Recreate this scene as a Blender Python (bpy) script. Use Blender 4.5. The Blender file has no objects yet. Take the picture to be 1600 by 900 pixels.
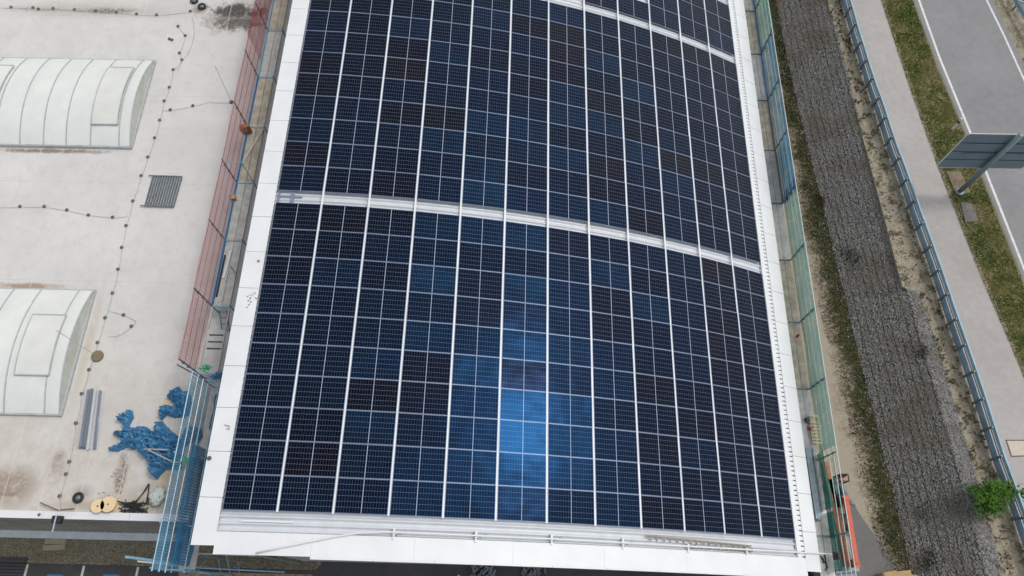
import bpy, math, random
import numpy as np
from mathutils import Vector, Matrix, noise
from mathutils.geometry import delaunay_2d_cdt

random.seed(11)
rng = np.random.default_rng(11)
scene = bpy.context.scene
col = scene.collection
R = math.radians
Z0 = 12.0                                   # height of the hall roof's left edge above the yard

# ------------------------------------------------------------------ camera
CAM = np.array([9.5542, -2.63555, 24.738 + Z0])
PITCH, YAW, FPX = 1.160968, 0.0228536, 1140.352
FWD = np.array([-math.sin(YAW)*math.cos(PITCH), math.cos(YAW)*math.cos(PITCH), -math.sin(PITCH)])
RGT = np.array([math.cos(YAW), math.sin(YAW), 0.0])
UPV = np.cross(RGT, FWD)
cam_d = bpy.data.cameras.new('camera')
cam = bpy.data.objects.new('camera', cam_d)
col.objects.link(cam)
cam_d.sensor_width = 36.0
cam_d.lens = 36.0*FPX/1600.0
cam_d.clip_start = 0.1
cam_d.clip_end = 3000
M = Matrix(((RGT[0], UPV[0], -FWD[0], CAM[0]), (RGT[1], UPV[1], -FWD[1], CAM[1]), (RGT[2], UPV[2], -FWD[2], CAM[2]), (0, 0, 0, 1)))
cam.matrix_world = M
scene.camera = cam
scene.render.resolution_x, scene.render.resolution_y = 1024, 576

def at(px, py, z):
    """the place on the level z that the survey photo shows at this pixel"""
    d = FWD + RGT*(px-800)/FPX - UPV*(py-450)/FPX
    t = (z-CAM[2])/d[2]
    p = CAM + d*t
    return float(p[0]), float(p[1]), z

def seen(p, m=40):
    d = np.array(p)-CAM
    w = d@FWD
    x, y = 800+FPX*(d@RGT)/w, 450-FPX*(d@UPV)/w
    return -m < x < 1600+m and -m < y < 900+m

# ------------------------------------------------------------------ materials
def mat(name, color, rough=0.6, metal=0.0, var=0.0, scale=3.0, bump=0.0, bscale=20.0, spec=0.5, alpha=1.0, detail=4.0, var2=None):
    m = bpy.data.materials.new(name)
    m.use_nodes = True
    nt = m.node_tree
    b = nt.nodes['Principled BSDF']
    b.inputs['Base Color'].default_value = (*color, 1)
    b.inputs['Roughness'].default_value = rough
    b.inputs['Metallic'].default_value = metal
    b.inputs['Specular IOR Level'].default_value = spec
    b.inputs['Alpha'].default_value = alpha
    tc = nt.nodes.new('ShaderNodeTexCoord')
    if var > 0:
        n = nt.nodes.new('ShaderNodeTexNoise')
        n.inputs['Scale'].default_value = scale
        n.inputs['Detail'].default_value = detail
        n.inputs['Roughness'].default_value = 0.65
        nt.links.new(tc.outputs['Object'], n.inputs['Vector'])
        r = nt.nodes.new('ShaderNodeValToRGB')
        c0 = [max(0, c*(1-var)) for c in color]
        c1 = [min(1, c*(1+var)) for c in color] if var2 is None else var2
        r.color_ramp.elements[0].position = 0.3
        r.color_ramp.elements[1].position = 0.7
        r.color_ramp.elements[0].color = (*c0, 1)
        r.color_ramp.elements[1].color = (*c1, 1)
        nt.links.new(n.outputs['Fac'], r.inputs['Fac'])
        nt.links.new(r.outputs['Color'], b.inputs['Base Color'])
    if bump > 0:
        n2 = nt.nodes.new('ShaderNodeTexNoise')
        n2.inputs['Scale'].default_value = bscale
        n2.inputs['Detail'].default_value = 5
        nt.links.new(tc.outputs['Object'], n2.inputs['Vector'])
        bp = nt.nodes.new('ShaderNodeBump')
        bp.inputs['Strength'].default_value = bump
        bp.inputs['Distance'].default_value = 0.05
        nt.links.new(n2.outputs['Fac'], bp.inputs['Height'])
        nt.links.new(bp.outputs['Normal'], b.inputs['Normal'])
    return m

class NT:
    """small helper to wire node graphs"""
    def __init__(s, m):
        s.t = m.node_tree
        s.b = s.t.nodes['Principled BSDF']
    def n(s, typ, **kw):
        k = s.t.nodes.new(typ)
        for a, v in kw.items():
            if a in ('operation', 'data_type', 'blend_type', 'feature', 'distance', 'clamp', 'use_clamp', 'noise_dimensions'):
                setattr(k, a, v)
        return k
    def set(s, sock, v):
        if isinstance(v, bpy.types.NodeSocket):
            s.t.links.new(v, sock)
        else:
            sock.default_value = v
    def math(s, op, a, b=0.0, c=None, clamp=False):
        k = s.n('ShaderNodeMath', operation=op)
        k.use_clamp = clamp
        s.set(k.inputs[0], a); s.set(k.inputs[1], b)
        if c is not None: s.set(k.inputs[2], c)
        return k.outputs[0]
    def mix(s, f, a, b):
        k = s.n('ShaderNodeMix', data_type='RGBA')
        s.set(k.inputs[0], f); s.set(k.inputs[6], a); s.set(k.inputs[7], b)
        return k.outputs[2]
    def noise(s, vec, scale, detail=4.0, rough=0.6):
        k = s.n('ShaderNodeTexNoise')
        s.set(k.inputs['Vector'], vec)
        k.inputs['Scale'].default_value = scale; k.inputs['Detail'].default_value = detail; k.inputs['Roughness'].default_value = rough
        return k.outputs['Fac']
    def ramp(s, v, lo, hi, a=0.0, b=1.0):
        k = s.n('ShaderNodeMapRange')
        s.set(k.inputs['Value'], v)
        k.inputs['From Min'].default_value = lo; k.inputs['From Max'].default_value = hi
        k.inputs['To Min'].default_value = a; k.inputs['To Max'].default_value = b
        return k.outputs[0]
    def xyz(s, kind='Object'):
        tc = s.n('ShaderNodeTexCoord')
        sp = s.n('ShaderNodeSeparateXYZ')
        s.t.links.new(tc.outputs[kind], sp.inputs[0])
        return tc.outputs[kind], sp.outputs[0], sp.outputs[1], sp.outputs[2]
    def bump(s, h, strength, dist=0.03):
        k = s.n('ShaderNodeBump')
        k.inputs['Strength'].default_value = strength; k.inputs['Distance'].default_value = dist
        s.set(k.inputs['Height'], h)
        s.t.links.new(k.outputs[0], s.b.inputs['Normal'])

def c4(r, g, b): return (r, g, b, 1)

WHITE = mat('white_coated_steel', (0.69, 0.705, 0.71), 0.5, var=0.05, scale=.9, detail=8, bump=0.03, bscale=3)
SHEET = mat('pale_roof_sheet', (0.58, 0.61, 0.64), 0.4, var=0.06, scale=2.5)
CHAN = mat('dark_channel', (0.05, 0.052, 0.055), 0.8)
ALU = mat('aluminium', (0.20, 0.24, 0.32), 0.4, 0.3, var=0.06, scale=4)
GALV = mat('galvanised_steel', (0.36, 0.43, 0.49), 0.42, 0.35, var=0.2, scale=6)
GALVD = mat('weathered_steel', (0.17, 0.20, 0.22), 0.5, 0.35, var=0.3, scale=9)
BLUEST = mat('blue_painted_steel', (0.05, 0.22, 0.46), 0.5, var=0.2, scale=5)
BLUEPALE = mat('pale_blue_tube', (0.26, 0.46, 0.60), 0.45, 0.2, var=0.25, scale=7)
TEALTUBE = mat('pale_teal_tube', (0.42, 0.58, 0.54), 0.5, 0.1, var=0.2, scale=7)
DECKG = mat('grey_deck_steel', (0.50, 0.50, 0.47), 0.6, 0.1, var=0.25, scale=3.5, detail=8)
DECKY = mat('stained_deck_wood', (0.46, 0.42, 0.33), 0.8, var=0.35, scale=3.0, detail=8)
DECKB = mat('rusty_brown_deck', (0.26, 0.18, 0.12), 0.8, var=0.6, scale=5, detail=8)
BLACK = mat('black_rubber', (0.02, 0.02, 0.022), 0.6)
PUCKM = mat('grey_concrete_puck', (0.11, 0.105, 0.10), 0.85, var=0.3, scale=20)
WALLG = mat('grey_hall_wall', (0.45, 0.46, 0.47), 0.6, var=0.08, scale=2)
CLAD = mat('dark_trapezoid_cladding', (0.33, 0.32, 0.29), 0.5, var=0.3, scale=0.8)
PLINTH = mat('pale_plinth', (0.62, 0.66, 0.70), 0.7, var=0.1, scale=2)
GLAZE = mat('translucent_white_glazing', (0.69, 0.71, 0.67), 0.35, var=0.06, scale=0.8)
GLAZE2 = mat('hatch_glazing', (0.68, 0.69, 0.64), 0.35, var=0.08, scale=0.7)
SKYFR = mat('skylight_frame_metal', (0.47, 0.49, 0.49), 0.5, 0.2, var=0.15, scale=4)
ENDCAP = mat('skylight_end_glazing', (0.50, 0.53, 0.48), 0.5, var=0.15, scale=1.5)
ORANGE = mat('orange_machine_paint', (0.52, 0.070, 0.022), 0.5, var=0.12, scale=5)
ORANGESHADE = mat('shaded_orange_paint', (0.34, 0.13, 0.07), 0.7, var=0.25, scale=4)  # for the lower boom: shade under the net put into its colour
TAN = mat('light_plywood', (0.74, 0.57, 0.34), 0.7, var=0.1, scale=9)
CARD = mat('brown_cardboard', (0.40, 0.27, 0.13), 0.8, var=0.12, scale=5)
BRICK = mat('brick_red', (0.30, 0.12, 0.07), 0.8, var=0.2, scale=20)
TIMBER = mat('pale_timber', (0.66, 0.60, 0.38), 0.75, var=0.15, scale=8)
REDP = mat('red_plastic', (0.50, 0.03, 0.04), 0.4)
BAGM = mat('pale_plastic_bag', (0.50, 0.56, 0.50), 0.3, var=0.2, scale=14, bump=0.5, bscale=14)
TARP = mat('blue_tarpaulin', (0.038, 0.18, 0.35), 0.38, var=0.22, scale=4, bump=0.35, bscale=7, detail=6)
SIGNB = mat('grey_sign_back', (0.16, 0.22, 0.27), 0.5, 0.1, var=0.08, scale=2)
SIGNP = mat('grey_sign_post', (0.22, 0.28, 0.30), 0.45, 0.4, var=0.1, scale=3)
CONC = mat('concrete', (0.17, 0.165, 0.16), 0.9, var=0.25, scale=3, bump=0.3, bscale=25)
CONCT = mat('tan_mossy_concrete', (0.20, 0.17, 0.10), 0.9, var=0.25, scale=14)
PAINTW = mat('white_road_paint', (0.62, 0.62, 0.60), 0.7, var=0.2, scale=4, detail=8)
PAINTB = mat('blue_road_paint', (0.03, 0.20, 0.36), 0.7, var=0.15, scale=5)
LID = mat('pale_concrete_lid', (0.52, 0.47, 0.38), 0.85, var=0.1, scale=6)
RUSTF = mat('rusty_iron_frame', (0.15, 0.085, 0.06), 0.8, var=0.3, scale=10)
WIRE = mat('grey_wire', (0.36, 0.36, 0.36), 0.6)
GREENROPE = mat('green_net_rope', (0.03, 0.36, 0.20), 0.7)
YELLOWG = mat('clear_film', (0.62, 0.67, 0.72), 0.15, alpha=0.16)

# laminate of the solar panels: dark cells, thin pale gaps; tint per panel from the object colour
PANEL = mat('solar_cells', (0.01, 0.015, 0.03), 0.2)
def build_panel_mat():
    g = NT(PANEL)
    _, x, y, z = g.xyz()
    PW, PH = 1.722, 1.134
    def line(coord, pitch, w, off=0.0):
        f = g.math('FRACT', g.math('ADD', g.math('DIVIDE', g.math('ADD', coord, off), pitch), 100.0))
        d = g.math('ABSOLUTE', g.math('SUBTRACT', f, 0.5))            # 0.5 on the line
        return g.math('GREATER_THAN', d, 0.5 - w/pitch/2)
    ax = g.math('ABSOLUTE', x)
    cw = (PW/2-0.022)/9.0
    vx = line(ax, cw, 0.0042, -0.010)
    hy = line(y, 0.184, 0.0075)
    # short bright joints where busbars cross the horizontal gaps
    dash = line(ax, cw, 0.03, -0.010 - cw/2)
    mid = g.math('LESS_THAN', ax, 0.011)
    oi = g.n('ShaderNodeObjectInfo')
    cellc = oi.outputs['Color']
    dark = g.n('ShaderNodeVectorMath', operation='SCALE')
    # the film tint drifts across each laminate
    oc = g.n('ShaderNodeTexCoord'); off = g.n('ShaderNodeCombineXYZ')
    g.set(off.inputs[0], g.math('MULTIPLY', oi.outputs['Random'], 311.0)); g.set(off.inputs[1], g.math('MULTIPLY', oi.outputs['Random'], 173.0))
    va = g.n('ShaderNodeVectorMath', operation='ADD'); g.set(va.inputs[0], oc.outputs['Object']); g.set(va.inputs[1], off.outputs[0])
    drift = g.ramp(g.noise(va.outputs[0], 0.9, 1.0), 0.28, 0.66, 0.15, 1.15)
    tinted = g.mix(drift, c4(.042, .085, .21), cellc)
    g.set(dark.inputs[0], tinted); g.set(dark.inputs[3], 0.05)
    g.bump(g.noise(va.outputs[0], 1.1, 1.0), 1.0, 0.018)
    sc = g.n('ShaderNodeSeparateColor'); g.set(sc.inputs[0], cellc)
    mx = g.math('MAXIMUM', sc.outputs[0], g.math('MAXIMUM', sc.outputs[1], sc.outputs[2]))
    tintn = g.n('ShaderNodeVectorMath', operation='SCALE')
    nrm = g.n('ShaderNodeVectorMath', operation='SCALE'); g.set(nrm.inputs[0], cellc); g.set(nrm.inputs[3], g.math('DIVIDE', 1.0, mx))
    g.set(tintn.inputs[0], g.mix(.15, c4(.045, .33, 1.0), nrm.outputs[0])); g.set(tintn.inputs[3], oi.outputs['Alpha'])
    grid = g.math('MAXIMUM', g.math('MULTIPLY', vx, 0.36), g.math('MULTIPLY', hy, g.math('ADD', 0.32, g.math('MULTIPLY', dash, 0.26))))
    grid = g.math('MAXIMUM', grid, g.math('MULTIPLY', mid, 1.0))
    base = g.mix(grid, dark.outputs[0], c4(0.36, 0.41, 0.50))
    edge = g.math('MAXIMUM', g.math('GREATER_THAN', ax, PW/2-0.010), g.math('GREATER_THAN', g.math('ABSOLUTE', y), PH/2-0.010))
    base = g.mix(edge, base, c4(0.10, 0.13, 0.20))
    g.set(g.b.inputs['Base Color'], base)
    g.set(g.b.inputs['Specular Tint'], tintn.outputs[0])
    g.b.inputs['Specular IOR Level'].default_value = 0.155
    g.set(g.b.inputs['Roughness'], g.ramp(oi.outputs['Random'], 0, 1, 0.185, 0.215))
build_panel_mat()

# netting: knotted threads with open mesh between
def net_mat(name, color, cell=0.10, w=0.16, veil=0.30, axis=True):
    m = mat(name, color, 0.7, spec=0.2)
    g = NT(m)
    v, x, y, z = g.xyz()
    def thr(c):
        f = g.math('FRACT', g.math('ADD', g.math('DIVIDE', c, cell), 200.0))
        return g.math('LESS_THAN', f, w)
    a = g.math('MAXIMUM', thr(y), thr(z))
    if not axis: a = g.math('MAXIMUM', thr(y), thr(x))
    nz = g.noise(v, 1.1, 3.0)
    al = g.math('MAXIMUM', a, g.ramp(nz, 0.3, 0.75, veil*0.45, veil*1.5))
    g.set(g.b.inputs['Alpha'], al)
    return m
NETRED = net_mat('red_safety_net', (0.66, 0.22, 0.23), veil=0.10, w=0.2)
NETREDD = net_mat('dense_red_safety_net', (0.42, 0.09, 0.10), veil=0.42, w=0.2)
NETBLUE = net_mat('blue_safety_net', (0.16, 0.38, 0.54), veil=0.55, w=0.22)
NETBLUED = net_mat('dense_blue_net', (0.03, 0.20, 0.40), veil=0.5, w=0.3)
NETGREY = net_mat('grey_blue_mesh', (0.20, 0.38, 0.52), veil=0.26, w=0.22)
NETGREEN = net_mat('green_safety_net', (0.26, 0.54, 0.46), veil=0.50, w=0.22)
NETGREEND = net_mat('dense_green_net', (0.02, 0.26, 0.20), veil=0.65, w=0.25)

# ------------------------------------------------------------------ mesh builder
class MB:
    def __init__(s): s.v = []; s.f = []
    def add(s, vs, fs):
        o = len(s.v); s.v += [tuple(p) for p in vs]; s.f += [tuple(i+o for i in f) for f in fs]; return s
    def box(s, c, d, rz=0.0):
        cx, cy, cz = c; a, b, h = d[0]/2, d[1]/2, d[2]/2
        cs, sn = math.cos(rz), math.sin(rz)
        vs = []
        for z in (-h, h):
            for x, y in ((-a, -b), (a, -b), (a, b), (-a, b)):
                vs.append((cx+x*cs-y*sn, cy+x*sn+y*cs, cz+z))
        return s.add(vs, [(3, 2, 1, 0), (4, 5, 6, 7), (0, 1, 5, 4), (1, 2, 6, 5), (2, 3, 7, 6), (3, 0, 4, 7)])
    def beam(s, p0, p1, w, h, up=(0, 0, 1)):
        a, b = Vector(p0), Vector(p1); d = (b-a).normalized(); u = Vector(up)
        if abs(d.dot(u)) > .98: u = Vector((0, 1, 0))
        r = d.cross(u).normalized()*w/2; u = r.cross(d).normalized()*h/2
        vs = [a-r-u, a+r-u, a+r+u, a-r+u, b-r-u, b+r-u, b+r+u, b-r+u]
        return s.add(vs, [(0, 1, 2, 3), (7, 6, 5, 4), (0, 4, 5, 1), (1, 5, 6, 2), (2, 6, 7, 3), (3, 7, 4, 0)])
    def tube(s, p0, p1, r, n=8): return s.path([p0, p1], r, n)
    def path(s, pts, r, n=6, closed=False):
        P = [Vector(p) for p in pts]
        vs = []; N = len(P)
        rr = r if isinstance(r, (list, tuple)) else [r]*N
        prev = None
        for i, p in enumerate(P):
            d = (P[min(i+1, N-1)]-P[max(i-1, 0)])
            if closed: d = P[(i+1) % N]-P[i-1]
            d.normalize()
            if prev is None:
                u = Vector((0, 0, 1)) if abs(d.z) < .9 else Vector((1, 0, 0))
            else: u = prev
            a = (u-d*u.dot(d)).normalized(); prev = a; b = d.cross(a)
            for k in range(n):
                t = 2*math.pi*k/n
                vs.append(p+(a*math.cos(t)+b*math.sin(t))*rr[i])
        fs = []
        for i in range(N if closed else N-1):
            j = (i+1) % N
            for k in range(n):
                fs.append((i*n+k, i*n+(k+1) % n, j*n+(k+1) % n, j*n+k))
        if not closed:
            fs.append(tuple(reversed(range(n)))); fs.append(tuple((N-1)*n+k for k in range(n)))
        return s.add(vs, fs)
    def prism(s, poly, z0, z1):
        n = len(poly)
        vs = [(x, y, z0) for x, y in poly]+[(x, y, z1) for x, y in poly]
        fs = [tuple(reversed(range(n))), tuple(range(n, 2*n))]+[(i, (i+1) % n, n+(i+1) % n, n+i) for i in range(n)]
        return s.add(vs, fs)
    def lathe(s, c, prof, n=20):
        vs = [(c[0]+r*math.cos(2*math.pi*k/n), c[1]+r*math.sin(2*math.pi*k/n), c[2]+z) for r, z in prof for k in range(n)]
        m = len(prof)
        fs = [(i*n+k, i*n+(k+1) % n, (i+1)*n+(k+1) % n, (i+1)*n+k) for i in range(m-1) for k in range(n)]
        fs += [tuple(reversed(range(n))), tuple((m-1)*n+k for k in range(n))]
        return s.add(vs, fs)
    def grid(s, fn, nu, nv):
        vs = [fn(i/nu, j/nv) for i in range(nu+1) for j in range(nv+1)]
        fs = [(i*(nv+1)+j, (i+1)*(nv+1)+j, (i+1)*(nv+1)+j+1, i*(nv+1)+j+1) for i in range(nu) for j in range(nv)]
        return s.add(vs, fs)
    def build(s, name, material, parent=None, smooth=False, loc=None):
        o3 = Vector(loc) if loc is not None else (Vector(parent.location) if parent is not None else Vector((0, 0, 0)))
        if parent is not None and parent.parent is not None: o3 = o3 + Vector(parent.parent.location)
        me = bpy.data.meshes.new(name)
        me.from_pydata([tuple(Vector(p)-o3) for p in s.v], [], s.f)
        me.update()
        if smooth:
            me.polygons.foreach_set('use_smooth', [True]*len(me.polygons))
        me.materials.append(material)
        o = bpy.data.objects.new(name, me); col.objects.link(o)
        if parent is not None: o.parent = parent
        elif loc is not None: o.location = loc
        return o

def fast_mesh(name, verts, faces, material, parent=None):
    """numpy vertices (n,3) and equal-sized faces (m,k)"""
    me = bpy.data.meshes.new(name)
    k = faces.shape[1]
    me.vertices.add(len(verts)); me.vertices.foreach_set('co', verts.astype(np.float32).ravel())
    me.loops.add(faces.size); me.loops.foreach_set('vertex_index', faces.astype(np.int32).ravel())
    me.polygons.add(len(faces)); me.polygons.foreach_set('loop_start', np.arange(0, faces.size, k, dtype=np.int32))
    me.update(calc_edges=True); me.validate()
    me.materials.append(material)
    o = bpy.data.objects.new(name, me); col.objects.link(o)
    if parent: o.parent = parent
    return o

def tag(o, label, cat, group=None, kind=None):
    o['label'] = label; o['category'] = cat
    if group: o['group'] = group
    if kind: o['kind'] = kind
    return o
def thing(name, label, cat, loc=(0, 0, 0), group=None):
    o = bpy.data.objects.new(name, None); o.empty_display_size = 0.2
    o.location = loc; col.objects.link(o)
    return tag(o, label, cat, group)
def struct(o, label=None, cat=None):
    o['kind'] = 'structure'
    if label: tag(o, label, cat or o.name.replace('_', ' '))
    return o
def one(mb, name, m, label, cat, group=None, smooth=False, loc=None):
    if loc is None:
        a = np.array([tuple(p) for p in mb.v]); loc = ((a[:, 0].min()+a[:, 0].max())/2, (a[:, 1].min()+a[:, 1].max())/2, a[:, 2].min())
    return tag(mb.build(name, m, None, smooth, loc), label, cat, group)
def copy_tree(o, parent=None):
    c = o.copy(); col.objects.link(c); c.parent = parent
    for ch in list(o.children): copy_tree(ch, c)
    return c
ORD = ['first', 'second', 'third', 'fourth', 'fifth', 'sixth', 'seventh', 'eighth', 'ninth', 'tenth', 'eleventh', 'twelfth', 'thirteenth', 'fourteenth', 'fifteenth', 'sixteenth']

# ------------------------------------------------------------------ the curved roof
A0, KC = -0.0271592, 0.02214824        # slope at the left edge and curvature of the barrel
CW, CH, GAP = 1.8063, 1.154, 0.544
def arc(s, off=0.0):
    a = A0-KC*s
    x = (math.sin(A0)-math.sin(a))/KC
    z = (math.cos(a)-math.cos(A0))/KC
    return x-math.sin(a)*off, z+math.cos(a)*off+Z0, a
S_END = 12*CW
YB = 46.0                               # how far back the hall runs
hall = thing('curved_hall', 'large white barrel-roofed hall carrying rows of solar panels', 'building')
def sheet():
    ys = []; hs = []
    y = -0.66
    while y < YB:
        for dy, h in ((0, 0), (0.010, .055), (0.075, .055), (0.085, 0)):
            ys.append(y+dy); hs.append(h)
        y += 0.225
    ss = np.linspace(-0.35, S_END+0.45, 40)
    vs = [];
    for s in ss:
        for y, h in zip(ys, hs):
            x, z, a = arc(s, -0.165+h); vs.append((x, y, z))
    n = len(ys); i = np.arange(len(ss)-1)[:, None]*n+np.arange(n-1)[None, :]; i = i.ravel()
    fast_mesh('roof_sheet', np.array(vs), np.stack([i, i+n, i+n+1, i+1], 1), SHEET, hall)
sheet()
def arcband(mb, s0, s1, y0, y1, o0, o1, n=1):
    """closed slab on the roof between arc lengths, depths and offsets"""
    vs = []
    for k in range(n+1):
        s = s0+(s1-s0)*k/n
        for y, o in ((y0, o0), (y1, o0), (y1, o1), (y0, o1)):
            x, z, a = arc(s, o); vs.append((x, y, z))
    fs = [(0, 1, 2, 3), tuple(4*n+i for i in (3, 2, 1, 0))]
    for k in range(n):
        b = 4*k
        for i in range(4):
            fs.append((b+i, b+4+i, b+4+(i+1) % 4, b+(i+1) % 4))
    mb.add(vs, fs)
# verge flashings in lengths, with open joints
for name, s0, s1 in (('verge_flashing', -0.79, -0.035), ('verge_flashing', S_END+0.47, S_END+1.27)):
    mb = MB(); y = -1.10 if s0 < 0 else -1.16
    while y < YB:
        arcband(mb, s0, s1, y, min(YB, y+1.485), -0.06+random.uniform(-.003, .003), -0.012+random.uniform(-.003, .003))
        # outer drip leg
        se = s0 if s0 < 0 else s1
        arcband(mb, se-0.012, se+0.012, y, min(YB, y+1.485), -0.28, -0.0605)
        y += 1.50
    mb.build(name, WHITE, hall)
mb = MB()
arcband(mb, -0.76, -0.06, -1.0, YB, -0.16, -0.064); arcband(mb, S_END+0.5, S_END+1.2, -1.0, YB, -0.16, -0.064)
mb.build('verge_backing', CHAN, hall)
# closure strip with ribs at the right edge
mb = MB(); arcband(mb, S_END+0.03, S_END+0.465, -0.66, YB, -0.16, -0.115)
mb.build('edge_channel', mat('grey_channel', (.22, .23, .25), .7), hall)
mb = MB(); y = -0.6
arcband(mb, S_END+0.04, S_END+0.28, -0.66, YB, -0.114, -0.03)
while y < YB:
    arcband(mb, S_END+0.281, S_END+0.469, y, y+0.148, -0.114, -0.045); y += 0.196
mb.build('rib_closure', WHITE, hall)
# front flashing and fascia
mb = MB()
s = -0.034
while s < S_END+0.46:
    e = min(S_END+0.468, s+(3.08 if s < 0 else 3.3)); arcband(mb, s, e, -1.36 if e < 3.2 else -1.385, -0.665, -0.06, -0.02, 6); s = e+.004
mb.build('front_flashing', WHITE, hall)
mb = MB(); s = 3.05
while s < S_END+1.27:
    e = min(S_END+1.27, s+1.99); arcband(mb, s, e, -1.44, -1.388, -0.30, 0.0, 4); s += 2.0
mb.build('front_fascia', WHITE, hall)
mb = MB(); vs = []; nW = 30
for k in range(nW+1):
    x, z, a = arc(-0.32+(S_END+0.85)*k/nW, -0.20)
    vs += [(x, -.95, -.05), (x, -.80, -.05), (x, -.80, z), (x, -.95, z)]
fs = [(0, 1, 2, 3), tuple(4*nW+q for q in (3, 2, 1, 0))]
for k in range(nW):
    for q in range(4): fs.append((4*k+q, 4*k+4+q, 4*k+4+(q+1) % 4, 4*k+(q+1) % 4))
mb.add(vs, fs)
mb.build('front_wall', WALLG, hall)
mb = MB(); mb.box((-0.30, 22.6, 5.85), (0.12, 46.6, 11.7)); mb.build('side_wall', mat('shade_black_wall', (.018, .018, .02), .9), hall)  # left wall coloured near-black to stand for the shade in the gap
mb = MB(); xr = arc(S_END+0.5)[0]; mb.box((xr, 22.6, 2.6), (0.12, 46.6, 5.3)); mb.build('side_wall', WALLG, hall)

# small fittings lying in the gap at the left edge
mb = MB(); y0 = 10*CH
for s0, s1, ya, yb in ((0.05, 0.12, y0+.05, y0+.5), (0.55, 0.68, y0+.04, y0+.52), (0.02, 1.0, y0+.30, y0+.335)):
    arcband(mb, s0, s1, ya, yb, -0.11, -0.06)
one(mb, 'cable_bracket', ALU, 'small grey cable bracket in the left end of the gap between arrays', 'bracket')

# ------------------------------------------------------------------ solar panels
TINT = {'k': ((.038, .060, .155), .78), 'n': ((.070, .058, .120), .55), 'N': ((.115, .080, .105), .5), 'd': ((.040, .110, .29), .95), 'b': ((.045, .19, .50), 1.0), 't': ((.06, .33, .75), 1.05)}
WORD = {'k': 'near-black', 'n': 'brownish-black', 'N': 'brown-tinged', 'd': 'dark navy', 'b': 'deep blue', 't': 'bright blue'}
ROWS = {0: 'dddbbkkdnkkk', 1: 'dndbbtbdkkkk', 2: 'dkbdbttdndkk', 3: 'ddnnbtbkknkk', 4: 'ddbntnkdnkkk', 5: 'dddbdbddkdnk', 6: 'ddddnkknkdnk',  # b and t around the sun's reflection also carry its halo as cell colour
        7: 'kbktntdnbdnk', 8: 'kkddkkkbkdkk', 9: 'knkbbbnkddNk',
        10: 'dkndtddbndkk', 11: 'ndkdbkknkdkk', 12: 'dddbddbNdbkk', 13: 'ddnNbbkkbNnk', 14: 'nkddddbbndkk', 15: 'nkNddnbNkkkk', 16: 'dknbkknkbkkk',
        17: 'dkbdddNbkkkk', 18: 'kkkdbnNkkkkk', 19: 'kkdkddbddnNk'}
pm = MB(); pm.box((0, 0, -0.0175), (1.722, 1.134, 0.031))
pf = MB()
for sx in (-1, 1): pf.box((sx*0.8655, 0, -0.0185), (0.009, 1.152, 0.037))
for sy in (-1, 1): pf.box((0, sy*0.5715, -0.0185), (1.722, 0.009, 0.037))
panel0 = None
NCOL = ORD
def array_name(r): return 'near' if r < 10 else 'middle' if r < 20 else 'far'
npan = 0
for r in range(30):
    for c in range(12):
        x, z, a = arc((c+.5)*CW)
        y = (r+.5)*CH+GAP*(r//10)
        if r >= 18 and not (seen((x-.8, y-.5, z), 0) or seen((x+.8, y-.5, z), 0) or seen((x, y+.5, z), 0)): continue
        if panel0 is None:
            panel0 = pm.build('solar_panel', PANEL); pf.build('frame', ALU, panel0); o = panel0
        else: o = copy_tree(panel0)
        o.location = (x, y, z)
        o.rotation_euler = (R(random.gauss(0, .45)), -a+R(random.gauss(0, .35)), 0)
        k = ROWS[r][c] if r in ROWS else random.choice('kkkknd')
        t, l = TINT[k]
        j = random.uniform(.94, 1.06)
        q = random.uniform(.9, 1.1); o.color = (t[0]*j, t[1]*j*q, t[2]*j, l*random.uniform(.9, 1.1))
        wr = r % 10
        tag(o, f'{WORD[k]} solar panel, {ORD[c]} column from left verge, {ORD[wr]} row from front of {array_name(r)} array', 'solar panel',
            f'solar panels of the {array_name(r)} array')
        npan += 1
print('panels', npan)
for c in range(1, 12):
    mb = MB(); arcband(mb, c*CW-0.037, c*CW+0.037, -0.02, 34.5, -0.06, -0.004)
    o = one(mb, 'mounting_rail', WHITE, f'long white mounting rail between the {ORD[c-1]} and {ORD[c]} panel columns from left', 'mounting rail', 'white rails between the panel columns')

# ------------------------------------------------------------------ things on the front strip of the hall roof
def roofp(px, py, off=0.0):
    z = Z0
    for _ in range(60):
        p = at(px, py, z)
        s = p[0]
        for _ in range(6):
            xx, zz, a = arc(s, off); s += (p[0]-xx)/math.cos(a)
        z = .5*z+.5*arc(s, off)[1]
    return p, s
pipe = thing('long_pipe', 'long white pipe on small brackets across the front of the curved roof', 'pipe', (5.6, -0.6, arc(5.6)[1]))
pts = [(400, 864), (440, 855), (480, 847), (520, 839), (560, 833), (600, 831), (680, 834), (744, 837), (800, 839.5), (862, 842), (920, 845), (973, 848), (1030, 851), (1080, 854), (1172, 859), (1240, 862.5), (1285, 865)]
wp = [roofp(a, b, 0.06)[0] for a, b in pts]
last = wp[-1]; wp.append((last[0]+.75, last[1]+.0, last[2]-.30))
mb = MB(); mb.path(wp, 0.03, 8); mb.build('tube', WHITE, pipe, True)
for pa, pb in (((616, 826), (616, 843)), ((744, 830), (744, 847)), ((862, 835), (862, 851)), ((973, 841), (973, 858)), ((1075, 850), (1075, 863)), ((1166, 856), (1166, 867))):
    p, s = roofp(*pa); q, s2 = roofp(*pb)
    mb = MB(); arcband(mb, s-.035, s+.035, q[1], p[1], -0.11, 0.03); mb.build('bracket', WHITE, pipe)
    mb = MB(); 
    mb.tube(Vector(arc(s, 0.03)[:1]+(q[1]+.1, arc(s, 0.03)[1])), Vector(arc(s+.38, -0.05)[:1]+(q[1]+.27, arc(s+.38, -0.05)[1])), .012, 5)
    mb.build('strut', ALU, pipe)
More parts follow.
